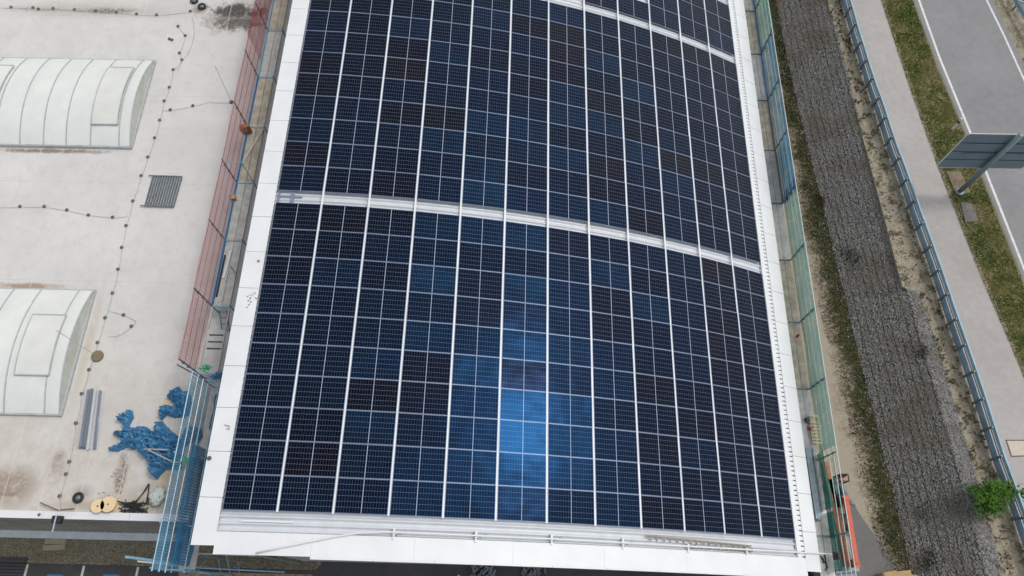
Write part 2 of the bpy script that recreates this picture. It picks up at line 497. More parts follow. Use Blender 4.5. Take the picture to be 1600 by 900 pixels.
# coiled brown chain
mb = MB()
for line, amp, (ax, ay), (bx, by), rad in ((0, .075, (1012, 841), (1172, 856), .016), (1, .035, (1075, 854), (1178, 862), .02)):
    p0, s0 = roofp(ax, ay); p1, s1 = roofp(bx, by)
    P = []
    n = 16*12
    for k in range(n+1):
        t = k/n; ph = t*16*2*math.pi
        s = s0+(s1-s0)*t+0.07*math.sin(ph); y = p0[1]+(p1[1]-p0[1])*t+amp*(1-.55*t)*math.cos(ph)
        x, z, a = arc(s, 0.035*math.sin(ph*.5)-0.055); P.append((x, y, z))
    mb.path(P, rad, 5)
p0, s0 = roofp(1010, 837); p1, s1 = roofp(1175, 853)
mb.path([(arc(s0+(s1-s0)*k/20, -.04)[0], p0[1]+(p1[1]-p0[1])*k/20, arc(s0+(s1-s0)*k/20, -.04)[1]) for k in range(21)], .028, 6)
one(mb, 'coiled_chain', mat('brown_grey_chain', (.30, .27, .23), .8, var=.3, scale=15), 'long brown-grey looped chain lying on the front right roof strip', 'chain')
mb = MB(); p0, s0 = roofp(375, 813); p1, s1 = roofp(458, 817)
arcband(mb, s0, s1, p0[1]-.03, p0[1]+.03, -.115, -.07)
one(mb, 'metal_strip', WHITE, 'short white metal strip on the front left roof ribs', 'strip')
# odds and ends on the left verge
p, s = roofp(327, 716, 0); mb = MB()
mb.lathe(p, [(.075, -.01), (.075, .02), (.045, .035), (.03, .035), (.03, .02)], 16)
one(mb, 'vent_cap', PUCKM, 'small round grey vent cap on the white left verge', 'vent cap', smooth=True)
p, s = roofp(355, 668, 0); mb = MB()
mb.path([(p[0]-.1, p[1]+.09, p[2]+.02), (p[0]+.07, p[1]+.05, p[2]+.02), (p[0]+.1, p[1]-.06, p[2]+.02), (p[0]-.02, p[1]-.04, p[2]+.02)], .016, 6)
one(mb, 'wire_clip', WIRE, 'bent grey wire clip on the white left verge near its front', 'clip')
p, s = roofp(404, 408, 0); mb = MB(); mb.lathe((p[0], p[1], p[2]-.01), [(.03, 0), (.05, .03), (.02, .07)], 8)
one(mb, 'rag', mat('dull_pink_cloth', (.35, .12, .13), .9), 'tiny dull pink rag on the white left verge', 'rag')
mb = MB()
for q in ((398, 458), (394, 461), (391, 466), (388, 470), (392, 472), (389, 476), (387, 463), (400, 466), (386, 480), (390, 461)):
    p, s = roofp(*q); mb.box((p[0], p[1], p[2]+.0), (random.uniform(.02, .10), .025, .006), random.uniform(0, 3))
o = one(mb, 'tape_scraps', BLACK, 'scattered scraps of black tape on the white left verge', 'scraps'); o['kind'] = 'stuff'

# ------------------------------------------------------------------ flat roof hall on the left
ZF = 7.0
flat = thing('flat_roof_hall', 'low hall with a dirty white flat roof left of the curved hall', 'building', (-12, 0.2, 0))
FLATM = mat('dirty_white_roof_membrane', (.56, .555, .54), .75)
def build_flat():
    g = NT(FLATM)
    v, x0, y0, z0 = g.xyz()
    x = g.math('ADD', x0, -12.0); y = g.math('ADD', y0, 0.2)
    n1 = g.noise(v, .35, 5, .6); n2 = g.noise(v, 2.2, 6, .7); n3 = g.noise(v, 9, 6, .75)
    base = g.mix(g.ramp(n1, .35, .65), c4(.565, .555, .53), c4(.635, .625, .60))
    base = g.mix(g.math('MULTIPLY', g.ramp(n2, .48, .74), .42), base, c4(.44, .42, .385))
    # beige dirt towards the front edge
    warm = g.math('MULTIPLY', g.ramp(g.math('ADD', y, g.math('MULTIPLY', n1, 6.0)), 12.0, 4.0), g.ramp(n2, .3, .7, .2, 1.0))
    base = g.mix(warm, base, c4(.50, .445, .37))
    def ell(px, py, rx, ry, soft=.5, nz=n2, amt=.9, colr=(.1, .09, .07), lo=.42, hi=.62):
        nonlocal base
        cx, cy, _ = at(px, py, ZF)
        ex = g.math('DIVIDE', g.math('SUBTRACT', x, cx), rx); ey = g.math('DIVIDE', g.math('SUBTRACT', y, cy), ry)
        d = g.math('SQRT', g.math('ADD', g.math('MULTIPLY', ex, ex), g.math('MULTIPLY', ey, ey)))
        d = g.math('ADD', d, g.math('MULTIPLY', g.math('SUBTRACT', n2, .5), 2.2))
        m = g.ramp(d, 1.0, soft)
        m = g.math('MULTIPLY', g.math('MULTIPLY', m, g.ramp(nz, lo, hi)), amt)
        base = g.mix(m, base, c4(*colr))
    ell(150, 16, 6.5, .75, .3, n2, .55, (.34, .28, .21), .3, .55)
    ell(170, 17, 1.9, .28, .3, n3, .85, (.07, .06, .05), .40, .55)
    ell(60, 14, 2.5, .25, .3, n3, .6, (.16, .12, .08), .45, .6)
    ell(365, 26, 2.1, 1.3, .4, n2, .85, (.22, .18, .14), .2, .45)
    ell(368, 17, 1.7, .5, .6, n3, .95, (.05, .045, .04), .30, .5)
    ell(372, 38, 1.5, .5, .6, n3, .9, (.06, .055, .05), .36, .55)
    ell(316, 14, .55, .5, .3, n2, .85, (.12, .10, .08), .2, .5)
    ell(15, 760, 1.4, 1.0, .4, n2, .85, (.27, .205, .15), .2, .5)
    ell(10, 773, .8, .16, .3, n3, .6, (.18, .12, .09), .4, .6)
    ell(88, 732, .45, .8, .6, n2, .7, (.30, .235, .21), .35, .6)
    ell(92, 712, .3, .3, .3, n3, .7, (.22, .18, .12), .35, .6)
    ell(190, 742, .34, 1.0, .5, n3, .85, (.18, .14, .09), .34, .56)
    ell(245, 790, 1.4, .35, .4, n3, .6, (.22, .17, .12), .35, .6)
    ell(150, 790, 2.2, .25, .4, n2, .6, (.36, .29, .22), .25, .5)
    ell(128, 770, .5, .4, .3, n2, .6, (.20, .16, .12), .25, .55)
    ell(265, 745, .9, .8, .4, n2, .6, (.46, .30, .16), .3, .55)
    ell(275, 690, .5, .5, .4, n2, .6, (.55, .38, .20), .3, .5)
    ell(235, 775, 1.6, .55, .4, n2, .5, (.33, .26, .19), .3, .55)
    ell(265, 628, .35, .3, .5, n2, .7, (.62, .45, .24), .2, .4)
    ell(40, 447, 1.9, .2, .4, n2, .9, (.33, .24, .17), .2, .45)
    ell(80, 236, 3.6, .17, .4, n2, .9, (.22, .16, .13), .2, .45)
    ell(215, 180, .28, 3.0, .4, n2, .4, (.48, .42, .33), .2, .5)
    ell(140, 530, .25, 3.0, .4, n2, .5, (.45, .38, .29), .2, .5)
    # welded seams
    def seam(c, pitch, w, amt, colr):
        nonlocal base
        f = g.math('FRACT', g.math('ADD', g.math('DIVIDE', g.math('ADD', c, g.math('MULTIPLY', n1, .05)), pitch), 50.0))
        base = g.mix(g.math('MULTIPLY', g.math('LESS_THAN', f, w/pitch), g.math('MULTIPLY', amt, g.ramp(n1, .3, .7, .3, 1))), base, c4(*colr))
    seam(x, 1.52, .05, .45, (.68, .68, .67)); seam(x, 1.52, .014, .3, (.42, .41, .40)); seam(y, 5.1, .022, .5, (.36, .34, .31))
    g.set(g.b.inputs['Base Color'], base)
    g.bump(n3, .12, .02)
build_flat()
mb = MB(); mb.box((-24.35, 26.3, ZF-.2), (43.7, 52.0, .4)); mb.build('roof', FLATM, flat)
mb = MB()
x = -46.2
while x < -2.6:
    e = min(-2.5, x+3.4); mb.box(((x+e)/2, .175, ZF+.06), (e-x-.012, .28, .16)); x += 3.4
mb.build('parapet', WHITE, flat)
mb = MB()      # trapezoid cladding of the front wall
x = -46.0; zz0, zz1 = .9, ZF-.03
while x < -2.8:
    for dx, dy in ((0, 0), (.12, 0), (.13, .14), (.27, .14)):
        mb.v.append((x+dx, .03+dy, zz0)); mb.v.append((x+dx, .03+dy, zz1))
    x += .30
n = len(mb.v)//2
mb.f = [(2*i, 2*i+2, 2*i+3, 2*i+1) for i in range(n-1)]
mb.build('front_cladding', CLAD, flat)
mb = MB(); mb.box((-24.35, .0, .42), (43.7, .46, .9)); mb.box((-24.35, -.06, .9), (43.7, .42, .05)); mb.build('plinth', PLINTH, flat)
mb = MB(); mb.box((-24.35, 26.3, 3.4), (43.5, 51.5, 6.3)); mb.build('inner_wall', mat('dark_side_wall', (.06, .06, .06), .8), flat)

# ------------------------------------------------------------------ barrel skylights
def skylight(label, xr, y0, y1, length, hatches, ribs):
    t = thing('barrel_skylight', label, 'skylight', (xr-length/2, (y0+y1)/2, ZF), 'barrel skylights on the flat roof')
    curb = .15; rise = .64; w = y1-y0; rad = (w*w/4+rise*rise)/(2*rise); half = math.asin(w/2/rad); yc = (y0+y1)/2; zc = ZF+curb+rise-rad
    def P(x, u, off=0.0):      # u -1 front .. 1 back
        a = half*u; return (x, yc+math.sin(a)*(rad+off), zc+math.cos(a)*(rad+off))
    mb = MB(); mb.box((xr-length/2, yc, ZF+curb/2), (length+.14, w+.14, curb)); mb.build('curb', SKYFR, t)
    xs = [xr]+[xr-d for d in ribs]+[xr-length]
    mb = MB()
    for a, b in zip(xs[:-1], xs[1:]):
        mb.grid(lambda u, v, a=a, b=b: P(a+(b-a)*u, -1+2*v, .018*math.sin(math.pi*u)), 3, 28)
    mb.build('glazing', GLAZE, t, True)
    mb = MB(); n = 28
    vs = [P(xr, -1+2*i/n) for i in range(n+1)]+[(xr, y1, ZF+curb), (xr, y0, ZF+curb)]
    mb.add(vs, [tuple(range(len(vs)))]); mb.build('end_panel', ENDCAP, t)
    for k, xx in enumerate(xs):
        mb = MB()
        for i in range(n):
            a, b = P(xx, -1+2*i/n, .02), P(xx, -1+2*(i+1)/n, .02)
            mb.beam(a, b, .05, .03)
        mb.build('glazing_bar', SKYFR, t)
    for xa, xb, ua, ub in hatches:
        mb = MB()
        m = 12
        top = [[P(x, ua+(ub-ua)*i/m, .085) for x in (xa, xb)] for i in range(m+1)]
        bot = [[P(x, ua+(ub-ua)*i/m, .03) for x in (xa, xb)] for i in range(m+1)]
        vs = [p for r_ in top for p in r_]+[p for r_ in bot for p in r_]; o2 = 2*(m+1)
        fs = []
        for i in range(m):
            fs += [(2*i, 2*i+1, 2*i+3, 2*i+2), (o2+2*i, o2+2*i+2, o2+2*i+3, o2+2*i+1), (2*i, 2*i+2, o2+2*i+2, o2+2*i), (2*i+1, o2+2*i+1, o2+2*i+3, 2*i+3)]
        fs += [(0, o2, o2+1, 1), (2*m, 2*m+1, o2+2*m+1, o2+2*m)]
        mb.add(vs, fs); h = mb.build('hatch', GLAZE2, t)
        fm = MB()
        for xx in (xa, xb):
            for i in range(m): fm.beam(P(xx, ua+(ub-ua)*i/m, .075), P(xx, ua+(ub-ua)*(i+1)/m, .075), .045, .05)
        for u in (ua, ub): fm.beam(P(xa, u, .075), P(xb, u, .075), .05, .06)
        fm.build('hatch_frame', SKYFR, h, loc=None) if False else None
        f = fm.build('hatch_frame', SKYFR, t); 
        f.parent = h; f.location = (0, 0, 0)
    return t
skylight('long white barrel skylight with a hatch near the far end of the flat roof', -9.33, 17.25, 22.45, 14.0, [(-9.95, -11.22, -.62, .66), (-16.0, -17.4, -.3, .66)],
         [0.54, 1.92, 3.1, 4.2, 5.35, 6.5, 7.7, 8.9, 10.1, 11.3, 12.6])
skylight('long white barrel skylight with a hatch near the front of the flat roof', -9.2, 4.15, 9.65, 14.0, [(-9.72, -11.15, -.45, .48)],
         [.62, 2.3, 3.5, 4.7, 5.9, 7.1, 8.3, 9.5, 10.7, 11.9, 13])

# ------------------------------------------------------------------ cable weights, wires, drains on the flat roof
pk = MB(); pk.lathe((0, 0, 0), [(.07, 0), (.08, .02), (.07, .06), (.04, .08), (.025, .10)], 12)
puck0 = None
z1 = lambda a, b: (a/3.461, b/3.461)
z2 = lambda a, b: (a/3.461, 240+b/3.461)
z3 = lambda a, b: (a/3.461, 440+b/3.461)
z4 = lambda a, b: (a/3.461, 640+b/3.461)
main_top = [z1(964, 143), z1(1003, 194), z1(972, 288), z1(985, 325), z1(938, 378), z1(917, 473), z1(889, 547), z1(865, 651), z1(838, 746), z1(801, 850)]
main_mid = [z2(765, 120), z2(720, 257), z2(683, 390), z2(660, 508), z2(640, 626), z2(610, 755), z2(570, 888)]
main_low = [z3(529, 330), z3(484, 477), z3(444, 607), z3(413, 766), z4(377, 282), z4(359, 349), z4(325, 467)]
cross = [z2(110, 287), z2(241, 287), z2(363, 306), z2(480, 333), z2(610, 345)]
toprow = [z1(62, 40), z1(180, 43), z1(210, 50), z1(290, 47), z1(405, 53), z1(520, 60), z1(630, 68), z1(740, 77), z1(848, 82), z1(1030, 62)]
pucks = []
for k, p in enumerate(toprow): pucks.append((p, f'small dark cable weight along the stained seam at the far edge, {ORD[k]} from the left'))
for k, p in enumerate(main_top): pucks.append((p, f'small dark cable weight right of the far skylight, {ORD[k]} one down from the stained seam'))
for k, p in enumerate(main_mid): pucks.append((p, f'small dark cable weight in the line left of the steel rack, {ORD[k]} one down'))
for k, p in enumerate(main_low): pucks.append((p, f'small dark cable weight in the line past the near skylight, {ORD[k]} one down'))
for k, p in enumerate(cross): pucks.append((p, f'small dark cable weight on the wire crossing between the skylights, {ORD[k]} from the left'))
pucks += [(z1(922, 595), 'small dark cable weight on the side wire towards the red net, nearer the far skylight'),
          (z1(1044, 573), 'small dark cable weight on the side wire towards the red net, nearer the net'),
          (z1(917, 212), 'left one of two touching dark cable weights above the far skylight corner'),
          (z1(931, 217), 'right one of two touching dark cable weights above the far skylight corner'),
          (z2(670, 873), 'small dark cable weight on the wire loop right of the near skylight, further one'),
          (z3(712, 242), 'small dark cable weight on the wire loop right of the near skylight, nearer one')]
for p, lab in pucks:
    if puck0 is None: puck0 = pk.build('cable_weight', PUCKM, None, False); o = puck0
    else: o = puck0.copy(); col.objects.link(o)
    o.location = at(p[0], p[1], ZF); o.rotation_euler[2] = random.uniform(0, 3)
    tag(o, lab, 'cable weight', 'cable weights on the flat roof')
def wire(name, label, pts, r=.008, h=.08, m=WIRE):
    W = [at(a, b, ZF+h) for a, b in pts]
    P = []
    for a, b in zip(W[:-1], W[1:]):
        for k in range(4):
            t = k/4; P.append((a[0]+(b[0]-a[0])*t, a[1]+(b[1]-a[1])*t, a[2]-.06*math.sin(math.pi*t)))
    P.append(W[-1]); mb = MB(); mb.path(P, r, 5)
    return one(mb, name, m, label, 'wire', smooth=True)
wire('lightning_wire', 'thin grey lightning wire running beside both skylights to the front parapet', main_top[:2]+main_top[2:]+main_mid+main_low+[(93, 800)])
wire('lightning_wire', 'thin grey lightning wire crossing between the two skylights', [(0, 324)]+cross+[z2(690, 338)])
wire('lightning_wire', 'thin grey lightning wire along the stained far seam', [(0, 12)]+toprow)
wire('lightning_wire', 'thin grey lightning wire branching from the far skylight to the red net', [z1(875, 595), z1(922, 595), z1(1044, 573), z1(1130, 550), z1(1245, 555)])
wire('lightning_wire', 'thin curved grey wire right of the far skylight', [z1(1040, 95), z1(1050, 150), z1(1045, 210), z1(1025, 270), z1(985, 325), z1(960, 380)])
wire('lightning_wire', 'short looped grey wire right of the near skylight', [z2(583, 848), z2(670, 873), z2(735, 905), z3(712, 242), z3(670, 275), z3(630, 295), z3(585, 296)])
wire('thin_cable', 'thin dark curled cable beside the cable drums', [z4(530, 455), z4(560, 448), z4(590, 465), z4(570, 490)], .012, .03, BLACK)
wire('thin_cable', 'thin dark cable trailing up from the cable drums', [z4(600, 360), z4(640, 380), z4(660, 410), z4(650, 450), z4(635, 485)], .012, .03, BLACK)
# rods
b = at(153, 557, ZF)
t = thing('lightning_rod', 'thin lightning rod standing on a round brown concrete base', 'lightning rod', b)
mb = MB(); mb.lathe(b, [(.25, 0), (.26, .04), (.24, .1), (.05, .13)], 24); mb.build('base', CONCT, t)
mb = MB(); mb.tube((b[0], b[1], b[2]+.1), (b[0]-.16, b[1]+.12, b[2]+2.9), .011, 5); mb.build('rod', WIRE, t)
b = at(362, 160, ZF)
t = thing('lightning_rod', 'thin bare lightning rod standing beside the red net', 'lightning rod', b)
mb = MB(); mb.lathe(b, [(.10, 0), (.10, .06), (.03, .1)], 12); mb.build('base', PUCKM, t)
mb = MB(); mb.tube((b[0], b[1], b[2]+.05), (b[0]+.02, b[1]+.25, b[2]+2.4), .011, 5); mb.build('rod', WIRE, t)
# drains
def drain(px, py, label, spokes):
    b = at(px, py, ZF)
    t = thing('roof_drain', label, 'drain', b, 'roof drains')
    mb = MB(); mb.path([(b[0]+.17*math.cos(a), b[1]+.17*math.sin(a), b[2]+.05) for a in np.linspace(0, 2*math.pi, 20)[:-1]], .055, 8, True); mb.build('ring', BLACK, t, True)
    mb = MB(); mb.lathe(b, [(.1, 0), (.1, .07), (.05, .1)], 12); mb.build('dome', GALVD, t)
    if spokes:
        mb = MB()
        for k in range(3):
            a = k*math.pi/3; mb.beam((b[0]-.2*math.cos(a), b[1]-.2*math.sin(a), b[2]+.12), (b[0]+.2*math.cos(a), b[1]+.2*math.sin(a), b[2]+.12), .02, .02)
        mb.build('spokes', GALV, t)
drain(123, 778, 'black ring-shaped roof drain near the front parapet', False)
drain(304, 2, 'spoked roof drain at the far edge beside the black stain', True)
drain(316, 11, 'black roof drain at the left tip of the black stain', False)
# steel slatted rack
c = [at(*z2(a, b), ZF) for a, b in ((832, 125), (985, 130), (940, 292), (787, 287))]
t = thing('steel_rack', 'flat grey slatted steel rack lying on the white roof', 'rack', ((c[0][0]+c[2][0])/2, (c[0][1]+c[2][1])/2, ZF))
mb = MB()
for k in range(12):
    f = k/11
    a = [c[0][i]+(c[1][i]-c[0][i])*f for i in range(2)]; b = [c[3][i]+(c[2][i]-c[3][i])*f for i in range(2)]
    mb.beam((a[0], a[1], ZF+.05), (b[0], b[1], ZF+.05), .062, .06)
mb.build('slats', GALVD, t)
for u, v in ((c[0], c[1]), (c[3], c[2])):
    mb = MB(); mb.beam((u[0]-.2, u[1], ZF+.10), (v[0]+.03, v[1], ZF+.10), .045, .04); mb.build('cross_bar', GALVD, t)
# bundle of profiles under film
a0, a1 = at(*z4(470, 5), ZF), at(*z4(440, 210), ZF)
t = thing('profile_bundle', 'bundle of long pale metal profiles wrapped in clear film', 'metal profiles', (a1[0], a1[1], ZF))
tops = [z3(483, 585), z3(500, 580), z3(520, 583), z3(545, 590)]; bots = [z4(435, 210), z4(455, 212), z4(478, 218), z4(512, 215)]
for k, (u, v) in enumerate(zip(tops, bots)):
    p, q = at(*u, ZF+.06), at(*v, ZF+.06)
    mb = MB(); w = (.09, .05, .08, .07)[k]
    mb.beam(p, q, w, .1); mb.beam((p[0]-w*.35, p[1], p[2]+.065), (q[0]-w*.35, q[1], q[2]+.065), .02, .03); mb.beam((p[0]+w*.35, p[1], p[2]+.065), (q[0]+w*.35, q[1], q[2]+.065), .02, .03)
    mb.build('profile', (ALU, GALVD, mat('pale_profile', (.62, .65, .68), .35, .2), ALU)[k], t)
mb = MB()
C = [at(*z3(455, 590), ZF), at(*z3(575, 590), ZF), at(*z4(530, 220), ZF), at(*z4(405, 195), ZF)]
mb.grid(lambda u, v: tuple((C[0][i]*(1-u)+C[1][i]*u)*(1-v)+(C[3][i]*(1-u)+C[2][i]*u)*v for i in range(2))+(ZF+.02+.17*max(0.0, math.sin(math.pi*u))**.6+.02*noise.noise((u*9, v*20, 0)),), 14, 24)
mb.build('film_wrap', YELLOWG, t, True)

# ------------------------------------------------------------------ crumpled blue tarpaulins
def tarp(label, poly, hmax=.30, seed=0, z=ZF, m=TARP):
    W = [at(a, b, z)[:2] for a, b in poly]
    n = len(W)
    pts = []
    for i in range(n):
        a, b = W[i], W[(i+1) % n]; L = math.hypot(b[0]-a[0], b[1]-a[1]); k = max(1, int(L/.07))
        for j in range(k): pts.append(Vector((a[0]+(b[0]-a[0])*j/k+random.uniform(-.015, .015), a[1]+(b[1]-a[1])*j/k+random.uniform(-.015, .015))))
    nb = len(pts)
    x0, x1 = min(p.x for p in pts), max(p.x for p in pts); y0, y1 = min(p.y for p in pts), max(p.y for p in pts)
    B = np.array([(p.x, p.y) for p in pts])
    def inside(x, y):
        c = False
        for i in range(nb):
            xa, ya = B[i]; xb, yb = B[i-1]
            if (ya > y) != (yb > y) and x < (xb-xa)*(y-ya)/(yb-ya)+xa: c = not c
        return c
    inner = []; y = y0
    while y < y1:
        x = x0
        while x < x1:
            q = (x+random.uniform(-.02, .02), y+random.uniform(-.02, .02))
            if inside(*q) and np.min(np.hypot(B[:, 0]-q[0], B[:, 1]-q[1])) > .035: inner.append(Vector(q))
            x += .055
        y += .055
    allp = pts+inner
    vo, eo, fo, *_ = delaunay_2d_cdt(allp, [(i, (i+1) % nb) for i in range(nb)], [], 1, 1e-5)
    vs = []
    for p in vo:
        d = float(np.min(np.hypot(B[:, 0]-p.x, B[:, 1]-p.y)))
        q = (p.x*1.0+seed, p.y*1.0, seed)
        w1 = noise.noise((p.x*.9+seed, p.y*.9, 3.1)); 
        ca = math.cos(w1*3); sa = math.sin(w1*3)
        u = p.x*ca+p.y*sa
        rid = 1-abs(noise.noise((u*3.6+seed, (p.x*-sa+p.y*ca)*1.2, seed*.7)))*2
        rid2 = 1-abs(noise.noise((p.x*7, p.y*7, seed+9)))*2
        e = min(1, d/.16)**.6
        h = e*(.04+hmax*1.35*(.85*max(0, rid)**1.5+.42*max(0, rid2)**1.5+.55*(noise.noise((p.x*1.7+seed, p.y*1.7, 2))*.5+.5)))
        vs.append((p.x, p.y, z+.012+h))
    mb = MB(); mb.add(vs, [tuple(f) for f in fo])
    return one(mb, 'tarpaulin', m, label, 'tarpaulin', 'crumpled blue tarpaulins', smooth=True)
tarp('crumpled blue tarpaulin, smaller upper heap left of the blue scaffold', [z3(*p) for p in ((970, 565), (990, 598), (1018, 588), (1035, 620), (1040, 690), (1030, 722), (1000, 733), (945, 740), (905, 722), (878, 750), (868, 730), (874, 672), (915, 668), (940, 682), (945, 660), (905, 628), (930, 592))], .30, 2.3)
tarp('crumpled blue tarpaulin, largest sprawling heap beside the profile bundle', [z4(*p) for p in ((706, 0), (722, 12), (724, 50), (702, 92), (730, 100), (760, 92), (800, 95), (820, 112), (816, 140), (842, 112), (848, 78), (878, 62), (902, 92), (960, 140), (990, 165), (985, 325), (900, 325), (868, 358), (850, 382), (818, 348), (812, 292), (750, 228), (748, 205), (722, 222), (695, 205), (640, 228), (588, 224), (596, 207), (650, 188), (680, 168), (615, 136), (640, 120), (668, 115), (684, 96), (648, 62), (652, 30), (690, 18))], .34, 7.7)
tarp('crumpled blue tarpaulin, small heap behind the blue scaffold tubes', [z4(*p) for p in ((1010, 105), (1050, 92), (1092, 105), (1098, 150), (1075, 178), (1030, 180), (1005, 200), (990, 260), (975, 250), (990, 150))], .3, 4.1)
mb = MB()
for a, b in ((z4(780, 212), z4(905, 218)), (z4(795, 215), z4(940, 285)), (z4(925, 284), z4(975, 286))):
    p, q = at(*a, ZF+.62), at(*b, ZF+.62); mb.beam(p, q, .05, .03)
one(mb, 'timber_battens', mat('grey_batten', (.40, .37, .34), .8), 'thin greyish battens lying on the large blue tarpaulin', 'battens')
# cable drums
def drum(px, py, r, label):
    b = at(px, py, ZF)
    t = thing('cable_drum', label, 'cable drum', b, 'plywood cable drums')
    for z in (0, .28):
        mb = MB(); mb.lathe((b[0], b[1], b[2]+z), [(r*.99, 0), (r, .005), (r, .03), (r*.99, .035)], 28); mb.build('flange', TAN, t)
    mb = MB(); mb.lathe((b[0], b[1], b[2]+.035), [(r*.62, 0), (r*.62, .24)], 20); mb.build('cable_core', BLACK, t)
    mb = MB(); mb.lathe((b[0], b[1], b[2]+.316), [(.035, 0), (.035, .006)], 12); mb.build('hub', CHAN, t)
drum(*z4(606, 517), .30, 'round tan plywood cable drum, right one, next to the black cable heap')
drum(*z4(550, 527), .26, 'round tan plywood cable drum, left one of the pair')
mb = MB()
for k in range(26):
    P = []; a = random.uniform(-.5, .5)
    sx, sy = random.uniform(640, 720), random.uniform(490, 555)
    ex, ey = random.uniform(740, 815), random.uniform(500, 560)
    for i in range(9):
        t = i/8; q = at(*z4(sx+(ex-sx)*t+random.uniform(-10, 10), sy+(ey-sy)*t+30*a*math.sin(math.pi*t)+random.uniform(-8, 8)), ZF)
        P.append((q[0], q[1], ZF+.03+.14*math.sin(math.pi*t)*random.uniform(.3, 1)))
    mb.path(P, .016, 5)
for pl in (((640, 495), (700, 520), (745, 490), (790, 440), (808, 402)), ((808, 402), (806, 450), (795, 500), (780, 525)), ((806, 404), (775, 455), (742, 500), (690, 515), (655, 535)), ((812, 402), (803, 470), (808, 520))):
    P = []
    for i in range(len(pl)-1):
        for k in range(4):
            t = k/4; q = at(*z4(pl[i][0]*(1-t)+pl[i+1][0]*t, pl[i][1]*(1-t)+pl[i+1][1]*t), ZF); P.append((q[0]+random.uniform(-.01, .01), q[1], ZF+.06))
    mb.path(P, .022, 5)
one(mb, 'cable_heap', BLACK, 'tangled heap of black cables beside the tan drums', 'cables', smooth=True)
# plastic bag
b = at(*z4(858, 480), ZF); mb = MB()
def bagf(u, v):
    th = 2*math.pi*u; ph = math.pi*v
    d = Vector((math.sin(ph)*math.cos(th), math.sin(ph)*math.sin(th), math.cos(ph)))
    r = .78+.30*noise.noise(d*2.3+Vector((3, 1, 5)))+.22*noise.noise(d*5)+.1*noise.noise(d*11)
    k = .5*max(0, d.y*.75+d.x*.4)**3
    return (b[0]+.36*r*d.x+.18*k, b[1]+.36*r*d.y+.4*k, b[2]+max(.005, .2+.21*r*d.z*(1-k)))
mb.grid(bagf, 28, 16)
one(mb, 'plastic_bag', BAGM, 'stuffed pale greenish plastic bag right of the black cables', 'bag', smooth=True)
# floodlight on the parapet
b = at(93, 803, ZF+.15); b = (b[0], .18, b[2])
t = thing('floodlight', 'black floodlight on a bracket over the white front parapet', 'floodlight', b)
mb = MB(); mb.box((b[0]+.05, .0, b[2]+.12), (.36, .26, .2)); mb.box((b[0]+.05, -.14, b[2]+.12), (.30, .03, .15)); mb.build('lamp_housing', BLACK, t)
mb = MB(); mb.beam((b[0]-.85, .62, b[2]+.06), (b[0]-.05, .34, b[2]+.02), .04, .04); mb.beam((b[0]+.02, .36, b[2]+.05), (b[0]+.55, .42, b[2]+.05), .045, .04); mb.build('bracket', mat('brown_steel', (.10, .08, .065), .7), t)
mb = MB(); mb.tube((b[0]+.04, .15, b[2]+.24), (b[0], -.45, b[2]+.16), .03, 6); mb.build('arm', GALV, t)
p = at(62, 803, ZF+.14); mb = MB(); mb.lathe((p[0], .17, ZF+.14), [(.05, 0), (.06, .03), (.02, .06)], 10)
one(mb, 'cable_weight', PUCKM, 'small dark cable weight on top of the white front parapet', 'cable weight')

# ------------------------------------------------------------------ scaffold on the left: long low run
ZL = 7.8
XO, XI = -3.52, -2.74
yt = [at(351, 376, ZL)[1]]
ysL = [33.4, 30.2, 27.05, 23.95, 20.98, 18.0, 14.92, 11.94, 8.78, 5.79]
sc = thing('scaffold', 'long low scaffold with grey decks along the left wall of the curved hall', 'scaffold', (XO, 18, ZF))
for i, y in enumerate(ysL):
    mb = MB(); mb.tube((XO, y, ZF), (XO, y, ZL+1.98), .026, 7); mb.build('post', GALVD, sc)
    mb = MB(); mb.tube((XI, y, ZF), (XI, y, ZL+.15), .026, 7); mb.build('post', GALVD, sc)
    mb = MB(); mb.beam((XO-.03, y, ZL+.03), (XI+.06, y, ZL+.03), .07, .06); mb.build('transom', GALV if i % 2 else BLUEPALE, sc)
    # clamps on the post
    for h in (.5, 1.0, 1.5):
        mb = MB(); mb.box((XO-.02, y, ZL+h), (.09, .09, .08)); mb.build('coupler', GALVD, sc)
for h in (.5, 1.0, 1.5, 1.95):
    mb = MB(); mb.tube((XO+.03, ysL[0], ZL+h), (XO+.03, ysL[-1], ZL+h), .012, 6); mb.build('guard_rail', mat('red_dark_rail', (.22, .10, .10), .7) if h < 1.9 else NETREDD, sc)
